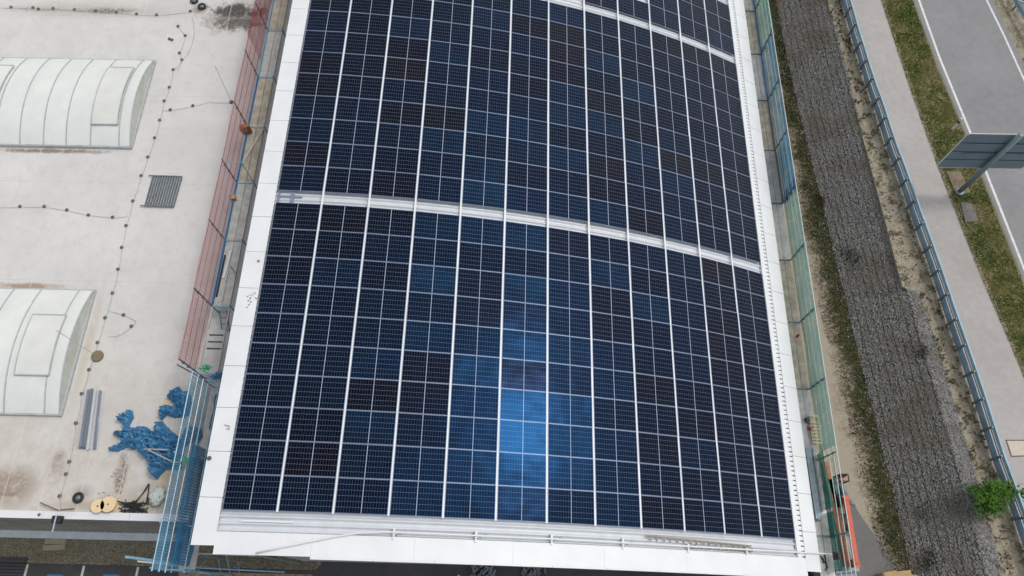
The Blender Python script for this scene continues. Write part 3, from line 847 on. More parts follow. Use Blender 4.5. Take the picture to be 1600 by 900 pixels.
for i, (ya, yb) in enumerate(zip(ysL[:-1], ysL[1:])):
    mb = MB()
    w = (XI-XO-.06)/2
    if i == 8:                                     # bay with the open hatch and ladder
        mb.box((XO+.42, (ya-1.05+yb)/2, ZL), (.72, ya-1.05-yb, .05)); mb.box((XO+.02, ya-.5, ZL), (.05, 1.0, .06)); mb.box((XI-.03, ya-.5, ZL), (.05, 1.0, .06))
        mb.build('deck', mat('pale_grey_deck', (.50, .50, .48), .7, var=.1, scale=3), sc)
        mb = MB()
        for k in range(3): mb.box((XO+.42, ya-1.30-.3*k, ZL+.029), (.6, .06, .006))
        mb.build('deck_slots', CHAN, sc)
        mb = MB()
        for xx in (XO+.30, XO+.62): mb.beam((xx, ya-.15, ZL-.05), (xx, ya-.85, ZL-.75), .04, .04)
        for k in range(4): mb.beam((XO+.30, ya-.2-.2*k, ZL-.1-.2*k), (XO+.62, ya-.2-.2*k, ZL-.1-.2*k), .04, .03)
        mb.build('hatch_ladder', ALU, sc)
    else:
        for q in range(2):
            xx = XO+.05+w*(q+.5); mb.box((xx, (ya+yb)/2, ZL), (w-.02, ya-yb-.09, .05)); 
            for sgn in (-1, 1): mb.box((xx+sgn*(w/2-.03), (ya+yb)/2, ZL+.032), (.025, ya-yb-.1, .016))
        mb.build('deck', (DECKG, DECKY)[(0, 0, 1, 0, 1, 1, 1, 0, 0)[i]] if i != 6 else DECKG, sc)
    m = BLUEST if 4 <= i <= 7 else BLUEPALE
    if i < 8:
        mb = MB(); mb.box((XO+.02, (ya+yb)/2, ZL+.10), (.035, ya-yb-.1, .16)); mb.build('toe_board', m, sc)
# brace, handle and stray frame at the third visible bay
mb = MB(); mb.tube((XI+.02, 17.9, ZL+.12), (XI-.45, 15.9, ZL+.5), .022, 6); mb.build('brace', WHITE, sc)
mb = MB(); mb.tube((XO, 14.92, ZL+1.75), (XO+.78, 14.92, ZL+1.75), .022, 6); mb.tube((XO+.78, 14.92, ZL+1.75), (XI, 14.92, ZL+.05), .02, 6); mb.build('end_frame', GALV, sc)
def net(name, label, x, y0, y1, zb, zt, m, group, sag=.09, seed=0, slope=0.0, n=60):
    mb = MB()
    mb.grid(lambda u, v: (x+slope*v+sag*noise.noise((u*(y1-y0)*.5+seed, v*1.5, seed))+sag*.6*math.sin(math.pi*v), y0+(y1-y0)*u, zb+(zt-zb)*v-.03*abs(math.sin(u*(y1-y0)*math.pi/3.07))*v), n, 8)
    loc = (x, (y0+y1)/2, zb)
    o = mb.build(name, m, None, True, loc)
    return tag(o, label, 'net', group)
net('safety_net', 'dense dark red folded stretch of net at the far end of the left scaffold', XO-.04, 21.9, 33.4, ZL+.1, ZL+1.95, NETREDD, 'nets on the left scaffold', .06, 3)
net('safety_net', 'long pale red net along the left scaffold beside the flat roof', XO-.04, 5.8, 21.88, ZL+.1, ZL+1.95, NETRED, 'nets on the left scaffold', .07, 8, n=120)
# things lying on the decks
def lay(name, label, cat, m, c, d, rz=0, group=None):
    mb = MB(); mb.box((c[0], c[1], c[2]+d[2]/2), d, rz); return one(mb, name, m, label, cat, group)
p = at(345, 410, ZL+.06); q = at(352, 391, ZL+.06)
lay('plank', 'narrow white plank lying on the left scaffold deck', 'plank', WHITE, (XO+.30, 10.75, ZL+.042), (.09, 1.35, .04), -.06)
lay('plank', 'long black strip lying along the left scaffold toe board', 'strip', BLACK, (XO+.12, 10.2, ZL+.03), (.07, 2.0, .05), -.01)
lay('metal_bar', 'short dark bar lying crooked on the left scaffold deck', 'bar', GALVD, (XI-.18, 10.5, ZL+.042), (.05, .42, .03), .7)
p = at(366, 312, ZL); mb = MB(); mb.box((p[0], p[1], ZL+.15), (.26, .2, .22), .2); mb.box((p[0]-.12, p[1], ZL+.16), (.05, .14, .16), .2)
one(mb, 'cardboard_box', mat('tan_box', (.48, .28, .14), .7, var=.2, scale=8), 'small tan box on the left scaffold deck near the gap between arrays', 'box')
p = at(380, 199, ZL+.5); mb = MB()
mb.box((p[0]+.1, p[1], ZL+.35), (.40, .16, .5), .4); mb.lathe((p[0], p[1]-.02, ZL+.2), [(.16, 0), (.2, .15), (.15, .4), (.06, .5)], 12)
one(mb, 'brown_sack', mat('brown_sack_cloth', (.34, .15, .09), .9, var=.2, scale=8, bump=.5), 'reddish brown sack hung at the left scaffold post with the white brace', 'sack')

# ------------------------------------------------------------------ blue scaffold at the front left corner
bx = thing('scaffold', 'tall blue-netted scaffold at the front left corner of the curved hall', 'scaffold', (-2.8, 2, 0))
XB, XBI = -2.85, -2.2
ysB = [5.25, 2.2, -.25, -1.75]
for i, y in enumerate(ysB):
    for xx in (XB, XBI):
        base = 0 if (y < 0 or xx == XBI) else ZF
        mb = MB(); mb.tube((xx, y, base), (xx, y, ZL+(2.2 if xx == XB else 1.0)), .028, 7); mb.build('post', BLUEPALE, bx)
    mb = MB(); mb.beam((XB-.05, y, ZL), (XBI+.05, y, ZL), .05, .06); mb.build('transom', BLUEPALE, bx)
    mb = MB(); mb.tube((XB, y, ZL+1.0), (XBI, y, ZL+1.0), .022, 6); mb.build('end_rail', BLUEPALE, bx)
for h in (.55, 1.05, 1.55, 2.1):
    mb = MB(); mb.tube((XB+.02, 5.3, ZL+h), (XB+.02, -1.85, ZL+h), .026, 7); mb.build('guard_rail', BLUEPALE if h != 1.05 else GALV, bx)
mb = MB(); mb.tube((XBI, 5.3, ZL+.95), (XBI, -1.85, ZL+.95), .024, 7); mb.build('guard_rail', BLUEPALE, bx)
for ya, yb in zip(ysB[:-1], ysB[1:]):
    mb = MB()
    for q in range(2): mb.box((XB+.17+.32*q, (ya+yb)/2, ZL-.02), (.30, ya-yb-.08, .045))
    mb.build('deck', DECKG, bx)
for y in (-.25, -1.75):
    for z in (2.0, 4.0, 6.0):
        mb = MB(); mb.tube((XB, y, z), (XBI, y, z), .022, 6); mb.build('transom', BLUEPALE, bx)
mb = MB(); mb.tube((XB, -.25, .3), (XB, -1.75, 2.0), .02, 6); mb.tube((XB, -1.75, 2.2), (XB, -.25, 4.0), .02, 6); mb.tube((XB, -.25, 4.2), (XB, -1.75, 6), .02, 6); mb.build('brace', BLUEPALE, bx)
mb = MB(); mb.tube((XO, 5.75, ZF+.05), (XO-.0, 5.55, ZL+2.0), .028, 7); mb.tube((XO, 5.55, ZL+1.95), (XB, 5.3, ZL+.6), .02, 6); mb.build('corner_frame', GALVD, bx)
net('safety_net', 'grey-blue open mesh along the outer tubes of the blue scaffold', XB-.03, -.2, 5.2, ZL+.05, ZL+2.05, NETGREY, 'nets on the blue scaffold', .03, 1)
net('safety_net', 'pale blue net on the front end of the blue scaffold', XB-.03, -1.8, -.22, 6.4, ZL+2.0, NETBLUE, 'nets on the blue scaffold', .05, 5)
net('safety_net', 'blue net hanging between the blue scaffold and the curved hall wall', -2.42, -1.6, 2.6, ZL+.05, ZL+1.75, NETBLUED, 'nets on the blue scaffold', .12, 6)
mb = MB(); mb.grid(lambda u, v: (-2.55+.6*u, 4.9-1.45*v, ZL+.28+.1*noise.noise((u*3, v*4, 1))+.05*math.sin(9*v)), 14, 20)
one(mb, 'folded_net', mat('dark_blue_cloth', (.015, .085, .19), .6, var=.3, scale=6, bump=.5), 'dark blue folded cloth lying at the far end of the blue scaffold', 'cloth', smooth=True)
def tangle(name, label, c, r, m, n=14, seed=1):
    random.seed(seed); mb = MB()
    for k in range(n):
        P = [(c[0]+random.gauss(0, r[0]), c[1]+random.gauss(0, r[1]), c[2]+abs(random.gauss(0, r[2]))) for _ in range(5)]
        Q = []
        for i in range(len(P)-2):
            for j in range(4):
                t = j/4; a, b_, d = Vector(P[i]), Vector(P[i+1]), Vector(P[i+2])
                Q.append(((a+b_)/2)*(1-t)**2+b_*2*t*(1-t)+((b_+d)/2)*t*t)
        mb.path(Q, .014, 5)
    return one(mb, name, m, label, 'rope', smooth=True)
tangle('rope_tangle', 'tangle of bright green rope tied where the red net ends', (-2.85, 5.75, ZL+.9), (.14, .12, .1), GREENROPE)
p = at(288, 719, ZL+1.9)
tangle('rope_tangle', 'tangle of bright green rope tied on the blue scaffold rail', (XB+.2, p[1], ZL+1.5), (.07, .10, .09), GREENROPE, 11, 5)
tangle('rope_tangle', 'tangle of blue rope at the far end of the blue scaffold', (-2.35, 5.45, ZL+.7), (.22, .14, .14), BLUEST, 20, 9)
random.seed(21)

# ------------------------------------------------------------------ front scaffold below the eave
fs = thing('scaffold', 'low front scaffold with a rusty brown plank deck below the white eave', 'scaffold', (0, -2.1, 0))
ZS = 4.0
def P3(px, py, z): return at(px, py, z)
p = P3(287, 897, ZS); q = P3(405, 901, ZS)
mb = MB()
for k in range(3): mb.box(((p[0]+q[0])/2+1, p[1]-.02-.27*k, ZS), (q[0]-p[0]+2.4, .25, .05))
mb.build('deck', DECKB, fs)
a = P3(285, 864, 6.2); b = P3(400, 868, 6.2)
mb = MB(); mb.tube(a, b, .03, 7); mb.build('guard_rail', mat('pale_tube', (.55, .56, .54), .5), fs)
a = P3(250, 884, ZS+.2); b = P3(445, 894, ZS+.2)
mb = MB(); mb.tube(a, b, .03, 7); mb.build('guard_rail', BLUEPALE, fs)
for px, py in ((402, 868), (300, 866)):
    a = P3(px, py, 6.2)
    mb = MB(); mb.tube((a[0], a[1], 6.25), (a[0], a[1], 0), .03, 7); mb.build('post', GALV, fs)
for px in (205, 255):
    a = P3(px, 876 if px == 205 else 880, 5.0)
a, b = P3(196, 870, 5.0), P3(280, 881, 5.0)
mb = MB(); mb.beam(a, b, .10, .06); mb.build('bracket_beam', BLUEPALE, fs)
a, b = P3(215, 877, 5.0), P3(285, 884, 5.0)
mb = MB(); mb.beam(a, b, .06, .06); mb.build('bracket_beam', mat('white_tube', (.7, .7, .68), .5), fs)
mb = MB()
a = P3(300, 866, 6.2); x0, x1 = -2.8, a[0]
for z in (1, 2.2, 3.4):
    mb = MB(); mb.tube((x0, -1.9, z), (x1, a[1], z), .02, 6); mb.build('ledger', GALV, fs)

# ------------------------------------------------------------------ scaffold on the right
ZR = 5.0
XRI, XRO = 22.0, 22.62
rs = thing('scaffold', 'long scaffold with netting along the right eave of the curved hall', 'scaffold', (XRO, 14, 0))
ysR = [34.8, 31.7, 28.56, 25.47, 22.34, 19.18, 16.04, 12.91, 9.7, 6.52, 3.4, .26, -2.8]
for i, y in enumerate(ysR):
    mb = MB(); mb.tube((XRO, y, 0), (XRO, y, ZR+1.85), .026, 7); mb.build('post', mat('teal_dark_tube', (.05, .16, .17), .5, .2) if i < 1 else bpy.data.materials['teal_dark_tube'], rs)
    mb = MB(); mb.tube((XRI, y, 0), (XRI, y, ZR+.1), .026, 7); mb.build('post', GALVD, rs)
    mb = MB(); mb.beam((XRI, y, ZR+.03), (XRO+.03, y, ZR+.03), .06, .06); mb.build('transom', GALVD, rs)
    for h in (.5, 1.0, 1.5):
        mb = MB(); mb.box((XRO+.02, y, ZR+h), (.09, .09, .08)); mb.build('coupler', bpy.data.materials['teal_dark_tube'], rs)
for i, (ya, yb) in enumerate(zip(ysR[:-1], ysR[1:])):
    mb = MB()
    for q in range(2): mb.box((XRI+.16+.31*q, (ya+yb)/2, ZR), (.29, ya-yb-.08, .05))
    mb.build('deck', DECKY if i in (2, 4, 7, 8) else DECKG, rs)
    if i < 6: mb = MB(); mb.box((XRO-.0, (ya+yb)/2, ZR+.11), (.03, ya-yb-.1, .15)); mb.build('toe_board', BLUEST if i < 4 else GALVD, rs)
for h, m in ((.5, TEALTUBE), (1.0, TEALTUBE), (1.45, TEALTUBE), (1.85, mat('white_rope', (.6, .66, .64), .6))):
    mb = MB(); mb.tube((XRO+.03, 34.8, ZR+h), (XRO+.03, -2.8, ZR+h), .017, 6); mb.build('guard_rail', m, rs)
gN = 'nets on the right scaffold'
net('safety_net', 'green net on the right scaffold at the far end of the roof', XRO+.06, 25.9, 34.8, ZR+.05, ZR+1.85, NETGREEN, gN, .06, 1)
net('safety_net', 'blue net on the right scaffold between the two green nets', XRO+.06, 16.6, 25.88, ZR+.05, ZR+1.85, NETBLUE, gN, .06, 2)
net('safety_net', 'long pale green net on the right scaffold beside the near array', XRO+.06, 3.7, 15.9, ZR+.05, ZR+1.85, NETGREEN, gN, .06, 3, n=90)
net('safety_net', 'dark blue-grey stretch of net joining the blue and long green nets', XRO+.06, 15.92, 16.58, ZR+.05, ZR+1.85, NETBLUED, gN, .03, 4, n=10)
net('safety_net', 'torn teal net remnant hanging over the boom lift', XRO-.04, -1.1, 1.2, 2.6, ZR+.8, NETGREEND, gN, .12, 4, n=20)
net('safety_net', 'dark green torn net below the deck near the lift basket', XRO-.12, 1.3, 3.6, 2.2, ZR+1.0, NETGREEND, gN, .15, 7, n=20)
mb = MB()
for k in range(3): mb.grid(lambda u, v, k=k: (XRO+.10+.02*k, 19.0-3.1*(v), ZR+.15+.48*k+.44*u+.03*noise.noise((u*3, v*5, k))), 3, 16)
o = one(mb, 'plastic_sheets', mat('pale_blue_plastic', (.52, .66, .74), .3, var=.15, scale=3), 'pale blue-white plastic sheets fixed over the blue right net', 'plastic sheet', smooth=True)
mb = MB(); mb.grid(lambda u, v: (XRO+.12+.05*noise.noise((u*4, v*6, 2)), 6.2-2.4*v, ZR+.5+.45*u+.1*noise.noise((v*5, 1, 1))), 4, 16)
one(mb, 'plastic_film', YELLOWG, 'crumpled clear plastic film caught in the long green net', 'plastic film', smooth=True)
# things on the right deck
p = at(1246, 526, ZR); mb = MB(); mb.lathe((XRO-.2, p[1], ZR+.03), [(.05, 0), (.06, .04), (.06, .18), (.03, .22), (.03, .25)], 12)
one(mb, 'red_canister', REDP, 'small bright red canister on the right scaffold beside the green net', 'canister')
p = at(1264, 671, ZR); mb = MB(); mb.lathe((p[0], p[1], ZR+.03), [(.06, 0), (.07, .05), (.065, .16), (.03, .2)], 12); mb.box((p[0]-.02, p[1]+.1, ZR+.1), (.1, .06, .12), .5)
one(mb, 'red_canister', REDP, 'small dark red canister beside the pale timber pallet', 'canister')
p = at(1260, 657, ZR); mb = MB(); mb.box((p[0], p[1], ZR+.12), (.16, .2, .18), .2); mb.box((p[0], p[1], ZR+.23), (.12, .03, .05), .2)
one(mb, 'tool_case', mat('dark_grey_plastic', (.06, .08, .10), .5), 'small dark tool case on the right scaffold deck', 'case')
p0, p1 = at(1270, 650, ZR+.1), at(1280, 692, ZR+.1)
t = thing('timber_pallet', 'narrow pale timber pallet of slats on the right scaffold', 'pallet', (p0[0], (p0[1]+p1[1])/2, ZR))
for k in range(9):
    if k == 1: continue
    y = p0[1]+(p1[1]-p0[1])*k/8; mb = MB(); mb.box((p0[0]+.0, y, ZR+.13), (.40, .075, .03)); mb.build('slat', TIMBER, t)
mb = MB(); mb.box((p0[0]-.15, (p0[1]+p1[1])/2, ZR+.08), (.05, p0[1]-p1[1], .06)); mb.box((p0[0]+.22, (p0[1]+p1[1])/2-.3, ZR+.09), (.06, p0[1]-p1[1]+.6, .07)); mb.build('bearers', TIMBER, t)
p0, p1 = at(1262, 700, ZR+.1), at(1279, 812, ZR+.1)
mb = MB(); mb.beam(p0, p1, .22, .05); mb.beam((p0[0]+.2, p0[1], p0[2]+.02), (p1[0]+.2, p1[1]+.3, p1[2]+.02), .05, .06); mb.lathe((p1[0]-.02, p1[1], ZR+.12), [(.06, 0), (.06, .06), (.03, .08)], 10)
one(mb, 'steel_planks', mat('bluish_steel_plank', (.25, .32, .36), .5, .3, var=.2, scale=4), 'long bluish steel planks lying on the near end of the right scaffold', 'planks')
mb = MB()
for pl in (((1282, 868), (1287, 874), (1286, 880)), ((1284, 872), (1290, 880), (1294, 888)), ((1288, 866), (1292, 884), (1290, 892))):
    mb.path([at(a, b, ZR+.06) for a, b in pl], .02, 5)
one(mb, 'black_cable', BLACK, 'loose black cable ends on the near end of the right scaffold', 'cable', smooth=True)
p = at(1310, 866, ZR+1.2); mb = MB(); mb.box((p[0], p[1]-.05, ZR+1.0), (.16, .30, .34)); mb.box((p[0], p[1]-.05, ZR+1.22), (.10, .2, .1))
one(mb, 'camera_box', BLACK, 'black box fixed to the right scaffold at the end of the white pipe', 'box')

# ------------------------------------------------------------------ ground, embankment, road
ZG, ZRD = 0.0, 2.0
GRAVDIRT = mat('yard_dirt', (.30, .26, .20), .95)
def ground_mat(m, stops, scales=(.5, 4, 30), bump=.3, stone=None):
    g = NT(m); v, x, y, z = g.xyz()
    a, b, c = (g.noise(v, s, 6, .65) for s in scales)
    f = g.math('ADD', g.math('MULTIPLY', a, .45), g.math('ADD', g.math('MULTIPLY', b, .35), g.math('MULTIPLY', c, .2)))
    r = g.n('ShaderNodeValToRGB'); g.set(r.inputs['Fac'], f)
    el = r.color_ramp.elements
    while len(el) < len(stops): el.new(.5)
    for e, (p, cc) in zip(el, stops): e.position = p; e.color = c4(*cc)
    out = r.outputs['Color']
    if stone:
        vo = g.n('ShaderNodeTexVoronoi'); g.set(vo.inputs['Vector'], v); vo.inputs['Scale'].default_value = stone
        hs = g.n('ShaderNodeSeparateColor'); g.set(hs.inputs[0], vo.outputs['Color'])
        k = g.n('ShaderNodeVectorMath', operation='SCALE'); g.set(k.inputs[0], out); g.set(k.inputs[3], g.ramp(hs.outputs[0], 0, 1, .5, 1.55)); out = k.outputs[0]
        g.bump(g.math('MULTIPLY', vo.outputs['Distance'], -1.0), .8, .05)
    else: g.bump(c, bump, .03)
    g.set(g.b.inputs['Base Color'], out)
    return m
ground_mat(GRAVDIRT, [(.38, (.27, .225, .165)), (.5, (.34, .30, .225)), (.62, (.42, .38, .30))])
ASPH = ground_mat(mat('yard_asphalt', (.06, .06, .06), .9), [(.35, (.045, .045, .045)), (.65, (.085, .082, .08))], (.3, 3, 60))
ASPHY = ground_mat(mat('grey_yard_asphalt', (.2, .2, .2), .9), [(.35, (.135, .13, .125)), (.65, (.19, .185, .175))], (.4, 4, 60))
ROADM = ground_mat(mat('road_asphalt', (.22, .22, .22), .9), [(.38, (.20, .20, .20)), (.62, (.265, .265, .265))], (.25, 2.5, 50))
PATHM = ground_mat(mat('pale_path_asphalt', (.36, .34, .32), .9), [(.38, (.34, .315, .295)), (.62, (.43, .405, .385))], (.3, 3, 50))
GRAVM = ground_mat(mat('dark_gravel', (.12, .11, .08), .95), [(.35, (.12, .11, .075)), (.65, (.30, .27, .19))], (.7, 4, 30), stone=14)
SOIL = ground_mat(mat('dark_green_soil', (.06, .06, .03), .95), [(.35, (.03, .036, .012)), (.55, (.065, .062, .026)), (.68, (.14, .12, .07))], (.6, 3, 20))
TURF = ground_mat(mat('dry_turf', (.1, .1, .04), .95), [(.40, (.08, .10, .025)), (.5, (.18, .16, .065)), (.60, (.36, .30, .19))], (1.2, 9, 34), .6)
SAND = ground_mat(mat('sandy_dirt', (.4, .35, .28), .95), [(.38, (.15, .13, .08)), (.49, (.30, .26, .19)), (.66, (.46, .42, .34))], (1.5, 9, 34), .6)
def sheetobj(name, poly, z, m, sub=1):
    mb = MB(); mb.add([(x, y, z) for x, y in poly], [tuple(range(len(poly)))]); return struct(mb.build(name, m))
struct_ground = sheetobj('ground', [(-1200, -1200), (1200, -1200), (1200, 1200), (-1200, 1200)], -.012, GRAVDIRT)
YS = np.arange(-24, 90.1, .5)
def line(pts, z):
    W = sorted([at(a, b, z)[:2] for a, b in pts], key=lambda p: p[1])
    ys = np.array([p[1] for p in W]); xs = np.array([p[0] for p in W])
    def f(y):
        y = np.asarray(y, float); out = np.interp(y, ys, xs)
        s0 = (xs[min(3, len(xs)-1)]-xs[0])/(ys[min(3, len(xs)-1)]-ys[0]); s1 = (xs[-1]-xs[-min(4, len(xs))])/(ys[-1]-ys[-min(4, len(xs))])
        out = np.where(y < ys[0], xs[0]+(y-ys[0])*s0, out); out = np.where(y > ys[-1], xs[-1]+(y-ys[-1])*s1, out)
        return out
    return f
gabL = line([(1213, 0), (1240, 130), (1260, 215), (1282, 300), (1316, 440), (1345, 560), (1368, 650), (1395, 760), (1425, 890)], ZG)
gabR0 = line([(1293, 0), (1320, 100), (1345, 200), (1372, 300), (1409, 440), (1412, 450)], ZRD)
gabR1 = line([(1436, 456), (1470, 560), (1500, 660), (1530, 760), (1560, 880)], ZRD)
YSTEP = at(1420, 453, ZRD)[1]
def gabR(y): y = np.asarray(y, float); return np.where(y > YSTEP, gabR0(y), gabR1(y))
railB = line([(1321.5, 35), (1328.7, 62), (1337, 88), (1345.7, 118.5), (1355, 147), (1366, 177), (1375.5, 208.6), (1385.6, 240), (1398, 272), (1410, 307), (1421.7, 341.6), (1434.7, 377.7), (1447.7, 415), (1460.7, 453), (1473.7, 493.7), (1488, 535), (1502.6, 578), (1517, 621.7), (1531.5, 668.5), (1546, 715), (1582, 815)], ZRD)
pathR = line([(1376, 0), (1400, 75), (1425, 150), (1465, 262), (1500, 352), (1535, 440), (1570, 520), (1600, 592)], ZRD)
roadL = line([(1428, 0), (1460, 90), (1510, 212), (1535, 275), (1592, 420)], ZRD)
lineL = line([(1434, 0), (1466, 90), (1516, 212), (1541, 275), (1598, 420)], ZRD)
lineR = line([(1543, 0), (1570, 55), (1600, 121)], ZRD)
rail2 = line([(1573, 0), (1600, 48)], ZRD)
grassL = line([(1200, 0), (1222, 130), (1238, 215), (1253, 300), (1283, 440), (1310, 560), (1338, 650), (1356, 760), (1390, 860)], ZG)
def strip(name, fl, fr, z, m, kind='structure', ys=YS):
    L, Rr = fl(ys), fr(ys); n = len(ys)
    v = np.zeros((2*n, 3)); v[0::2, 0] = L; v[1::2, 0] = Rr; v[0::2, 1] = ys; v[1::2, 1] = ys; v[:, 2] = z
    i = np.arange(n-1)*2
    o = fast_mesh(name, v, np.stack([i, i+1, i+3, i+2], 1), m); o['kind'] = kind; return o
const = lambda c: (lambda y: np.full(len(y), float(c)))
EDGEM = mat('weedy_soil_edge', (.1, .09, .05), .95)
def build_edge(m, dry, lush):
    g = NT(m); v, x, y, z = g.xyz()
    at_ = g.n('ShaderNodeAttribute'); at_.attribute_name = 'across'
    a, b, c = g.noise(v, .6, 5, .65), g.noise(v, 4, 6, .7), g.noise(v, 22, 5, .7)
    f = g.math('ADD', g.math('MULTIPLY', g.math('SUBTRACT', a, .5), 1.1), g.math('ADD', at_.outputs['Fac'], g.math('MULTIPLY', g.math('SUBTRACT', b, .5), .9)))
    k = g.ramp(f, .42, .60); kb = g.ramp(f, .22, .60)
    d = g.mix(g.ramp(c, .35, .65), c4(*[q*.8 for q in dry]), c4(*[min(1, q*1.2) for q in dry]))
    l = g.mix(g.ramp(c, .35, .65), c4(*lush), c4(*[q*2.1 for q in lush]))
    l = g.mix(g.math('MULTIPLY', g.ramp(b, .5, .7), .8), l, c4(.13, .105, .06))
    d = g.mix(g.math('MULTIPLY', kb, g.ramp(c, .3, .6, .25, .9)), d, c4(.15, .115, .065))
    g.set(g.b.inputs['Base Color'], g.mix(k, d, l)); g.bump(c, .5, .04)
build_edge(EDGEM, (.35, .305, .235), (.04, .043, .017))
o = strip('grass_strip', lambda y: grassL(y)-1.5, lambda y: gabL(y)+.6, .006, EDGEM)
at0 = o.data.attributes.new('across', 'FLOAT', 'POINT'); at0.data.foreach_set('value', np.tile([0.0, 1.0], len(YS)).astype(np.float32))
# raised ground carrying path and road
mb = MB()
pl = [(float(gabR(y))-.03, float(y)) for y in YS]+[(1200, 90), (1200, -24)]
vt = [(x, y, ZRD-.012) for x, y in pl]+[(x, y, -.5) for x, y in pl]; n = len(pl)
mb.add(vt, [tuple(reversed(range(n)))]+[(i, (i+1) % n, n+(i+1) % n, n+i) for i in range(n)])
struct(mb.build('embankment', SAND))
mb = MB(); mb.add([(x, y, ZRD-.02) for x, y in ((28, 90), (1200, 90), (1200, 1200), (28, 1200))], [(0, 1, 2, 3)]); 
strip('path', lambda y: railB(y)+.42, pathR, ZRD+.004, PATHM)
strip('grass_verge', lambda y: pathR(y)+.06, lambda y: roadL(y)-.05, ZRD+.0, TURF)
strip('path_edge', lambda y: pathR(y)-.0, lambda y: pathR(y)+.22, ZRD+.008, SAND)
strip('road', roadL, lambda y: lineR(y)+.32, ZRD+.006, ROADM)
strip('road_marking', lineL, lambda y: lineL(y)+.14, ZRD+.011, PAINTW)
strip('road_marking', lambda y: lineR(y)-.13, lineR, ZRD+.011, PAINTW)
strip('far_verge', lambda y: lineR(y)+.3, lambda y: lineR(y)+14, ZRD+.002, SAND)
# stepped stone bank
STONE = mat('grey_quarry_stone', (.16, .16, .15), .9)
def stone_mat(m, lo=.05, hi=.30, hue=(1, .975, .92)):
    g = NT(m); v, x, y, z = g.xyz()
    ge = g.n('ShaderNodeNewGeometry')
    n1 = g.noise(v, .55, 4, .6); n2 = g.noise(v, 25, 4, .6)
    val = g.math('ADD', g.math('MULTIPLY', ge.outputs['Random Per Island'], .75), g.math('MULTIPLY', n2, .25))
    c = g.mix(val, c4(*[lo*h for h in hue]), c4(*[hi*h for h in hue]))
    c = g.mix(g.math('MULTIPLY', g.ramp(n1, .47, .68), .65), c, c4(.125, .10, .06))
    g.set(g.b.inputs['Base Color'], c); return m
stone_mat(STONE, .10, .33)
GABM = ground_mat(mat('gabion_fill', (.11, .11, .10), .95), [(.35, (.09, .088, .08)), (.65, (.15, .145, .13))], (.5, 3, 20), stone=14)
gab = thing('stepped_stone_bank', 'stepped bank of grey stones between the grass strip and the railing', 'stone bank', (28.5, 12, 0))
NSTEP = 12
WMAX = 3.3
def off_z(o):              # height of the bank at a distance from its foot: low stepped courses
    k = np.floor(o/(WMAX/NSTEP)); u = o/(WMAX/NSTEP)-k
    return np.minimum(ZRD-.01, (k+.12+.88*u)*(WMAX/NSTEP)/2.3*ZRD)
ys = np.arange(-12, 60.01, .3); n = len(ys)
V = []
jit = rng.normal(0, .02, n)
for i in range(NSTEP):
    for u in (0.0, .04, .97):
        o_ = (i+u)*WMAX/NSTEP
        x = np.minimum(gabL(ys)+o_, gabR(ys))+jit
        z = np.where(u == 0.0, off_z(np.maximum(x-jit-gabL(ys)-.02, 0)), off_z(np.maximum(x-jit-gabL(ys), 0)))
        if i == 0 and u == 0: z = np.zeros(n)
        V.append(np.stack([x, ys, z-.02+rng.normal(0, .01, n)], 1))
V = np.concatenate(V); i = (np.arange(3*NSTEP-1)[:, None]*n+np.arange(n-1)[None, :]).ravel()
o = fast_mesh('step_core', V-np.array(gab.location), np.stack([i, i+1, i+n+1, i+n], 1), GABM, gab)
def ico():
    p = (1+5**.5)/2
    v = np.array([(-1, p, 0), (1, p, 0), (-1, -p, 0), (1, -p, 0), (0, -1, p), (0, 1, p), (0, -1, -p), (0, 1, -p), (p, 0, -1), (p, 0, 1), (-p, 0, -1), (-p, 0, 1)], float)
    v /= np.linalg.norm(v[0])
    f = np.array([(0, 11, 5), (0, 5, 1), (0, 1, 7), (0, 7, 10), (0, 10, 11), (1, 5, 9), (5, 11, 4), (11, 10, 2), (10, 7, 6), (7, 1, 8), (3, 9, 4), (3, 4, 2), (3, 2, 6), (3, 6, 8), (3, 8, 9), (4, 9, 5), (2, 4, 11), (6, 2, 10), (8, 6, 7), (9, 8, 1)])
    return v, f
IV, IF = ico()
OV = np.array([(1, 0, 0), (0, 1, 0), (-1, 0, 0), (0, -1, 0), (.3, .3, .8), (-.35, .3, .75), (-.2, -.4, .8), (.3, -.3, .7)], float)
OF = np.array([(0, 1, 4), (1, 5, 4), (1, 2, 5), (2, 6, 5), (2, 3, 6), (3, 7, 6), (3, 0, 7), (0, 4, 7), (4, 5, 6), (4, 6, 7)])
def stones(name, cent, size, m, parent=None, flat=.7):
    N = len(cent); K = len(OV)
    sc_ = size[:, None, None]*(1+rng.uniform(-.3, .3, (N, K, 1)))*np.stack([rng.uniform(.7, 1.3, N), rng.uniform(.7, 1.3, N), np.full(N, flat)], 1)[:, None, :]
    a = rng.uniform(0, 6.28, N); ca, sa = np.cos(a), np.sin(a)
    v = OV[None]*sc_
    x = v[..., 0]*ca[:, None]-v[..., 1]*sa[:, None]; y = v[..., 0]*sa[:, None]+v[..., 1]*ca[:, None]
    v = np.stack([x, y, v[..., 2]], -1)+cent[:, None, :]
    f = (OF[None]+K*np.arange(N)[:, None, None]).reshape(-1, 3)
    return fast_mesh(name, v.reshape(-1, 3), f, m, parent)
N = 90000
yy = rng.uniform(-3, 37, N); oo = rng.uniform(-.06, WMAX, N)
wob = np.array([.05*noise.noise((y*.9, 1.5, 0)) for y in yy])
keep = (np.mod(oo/(WMAX/NSTEP)+np.array([.05*noise.noise((y*2.1, o_*3, 4)) for y, o_ in zip(yy, oo)]), 1) < rng.uniform(.92, .99, N)) & (gabL(yy)+oo < gabR(yy)+.04+wob)
oo, yy = oo[keep], yy[keep]
cent = np.stack([gabL(yy)+oo, yy, off_z(np.maximum(oo, 0))-.005], 1)
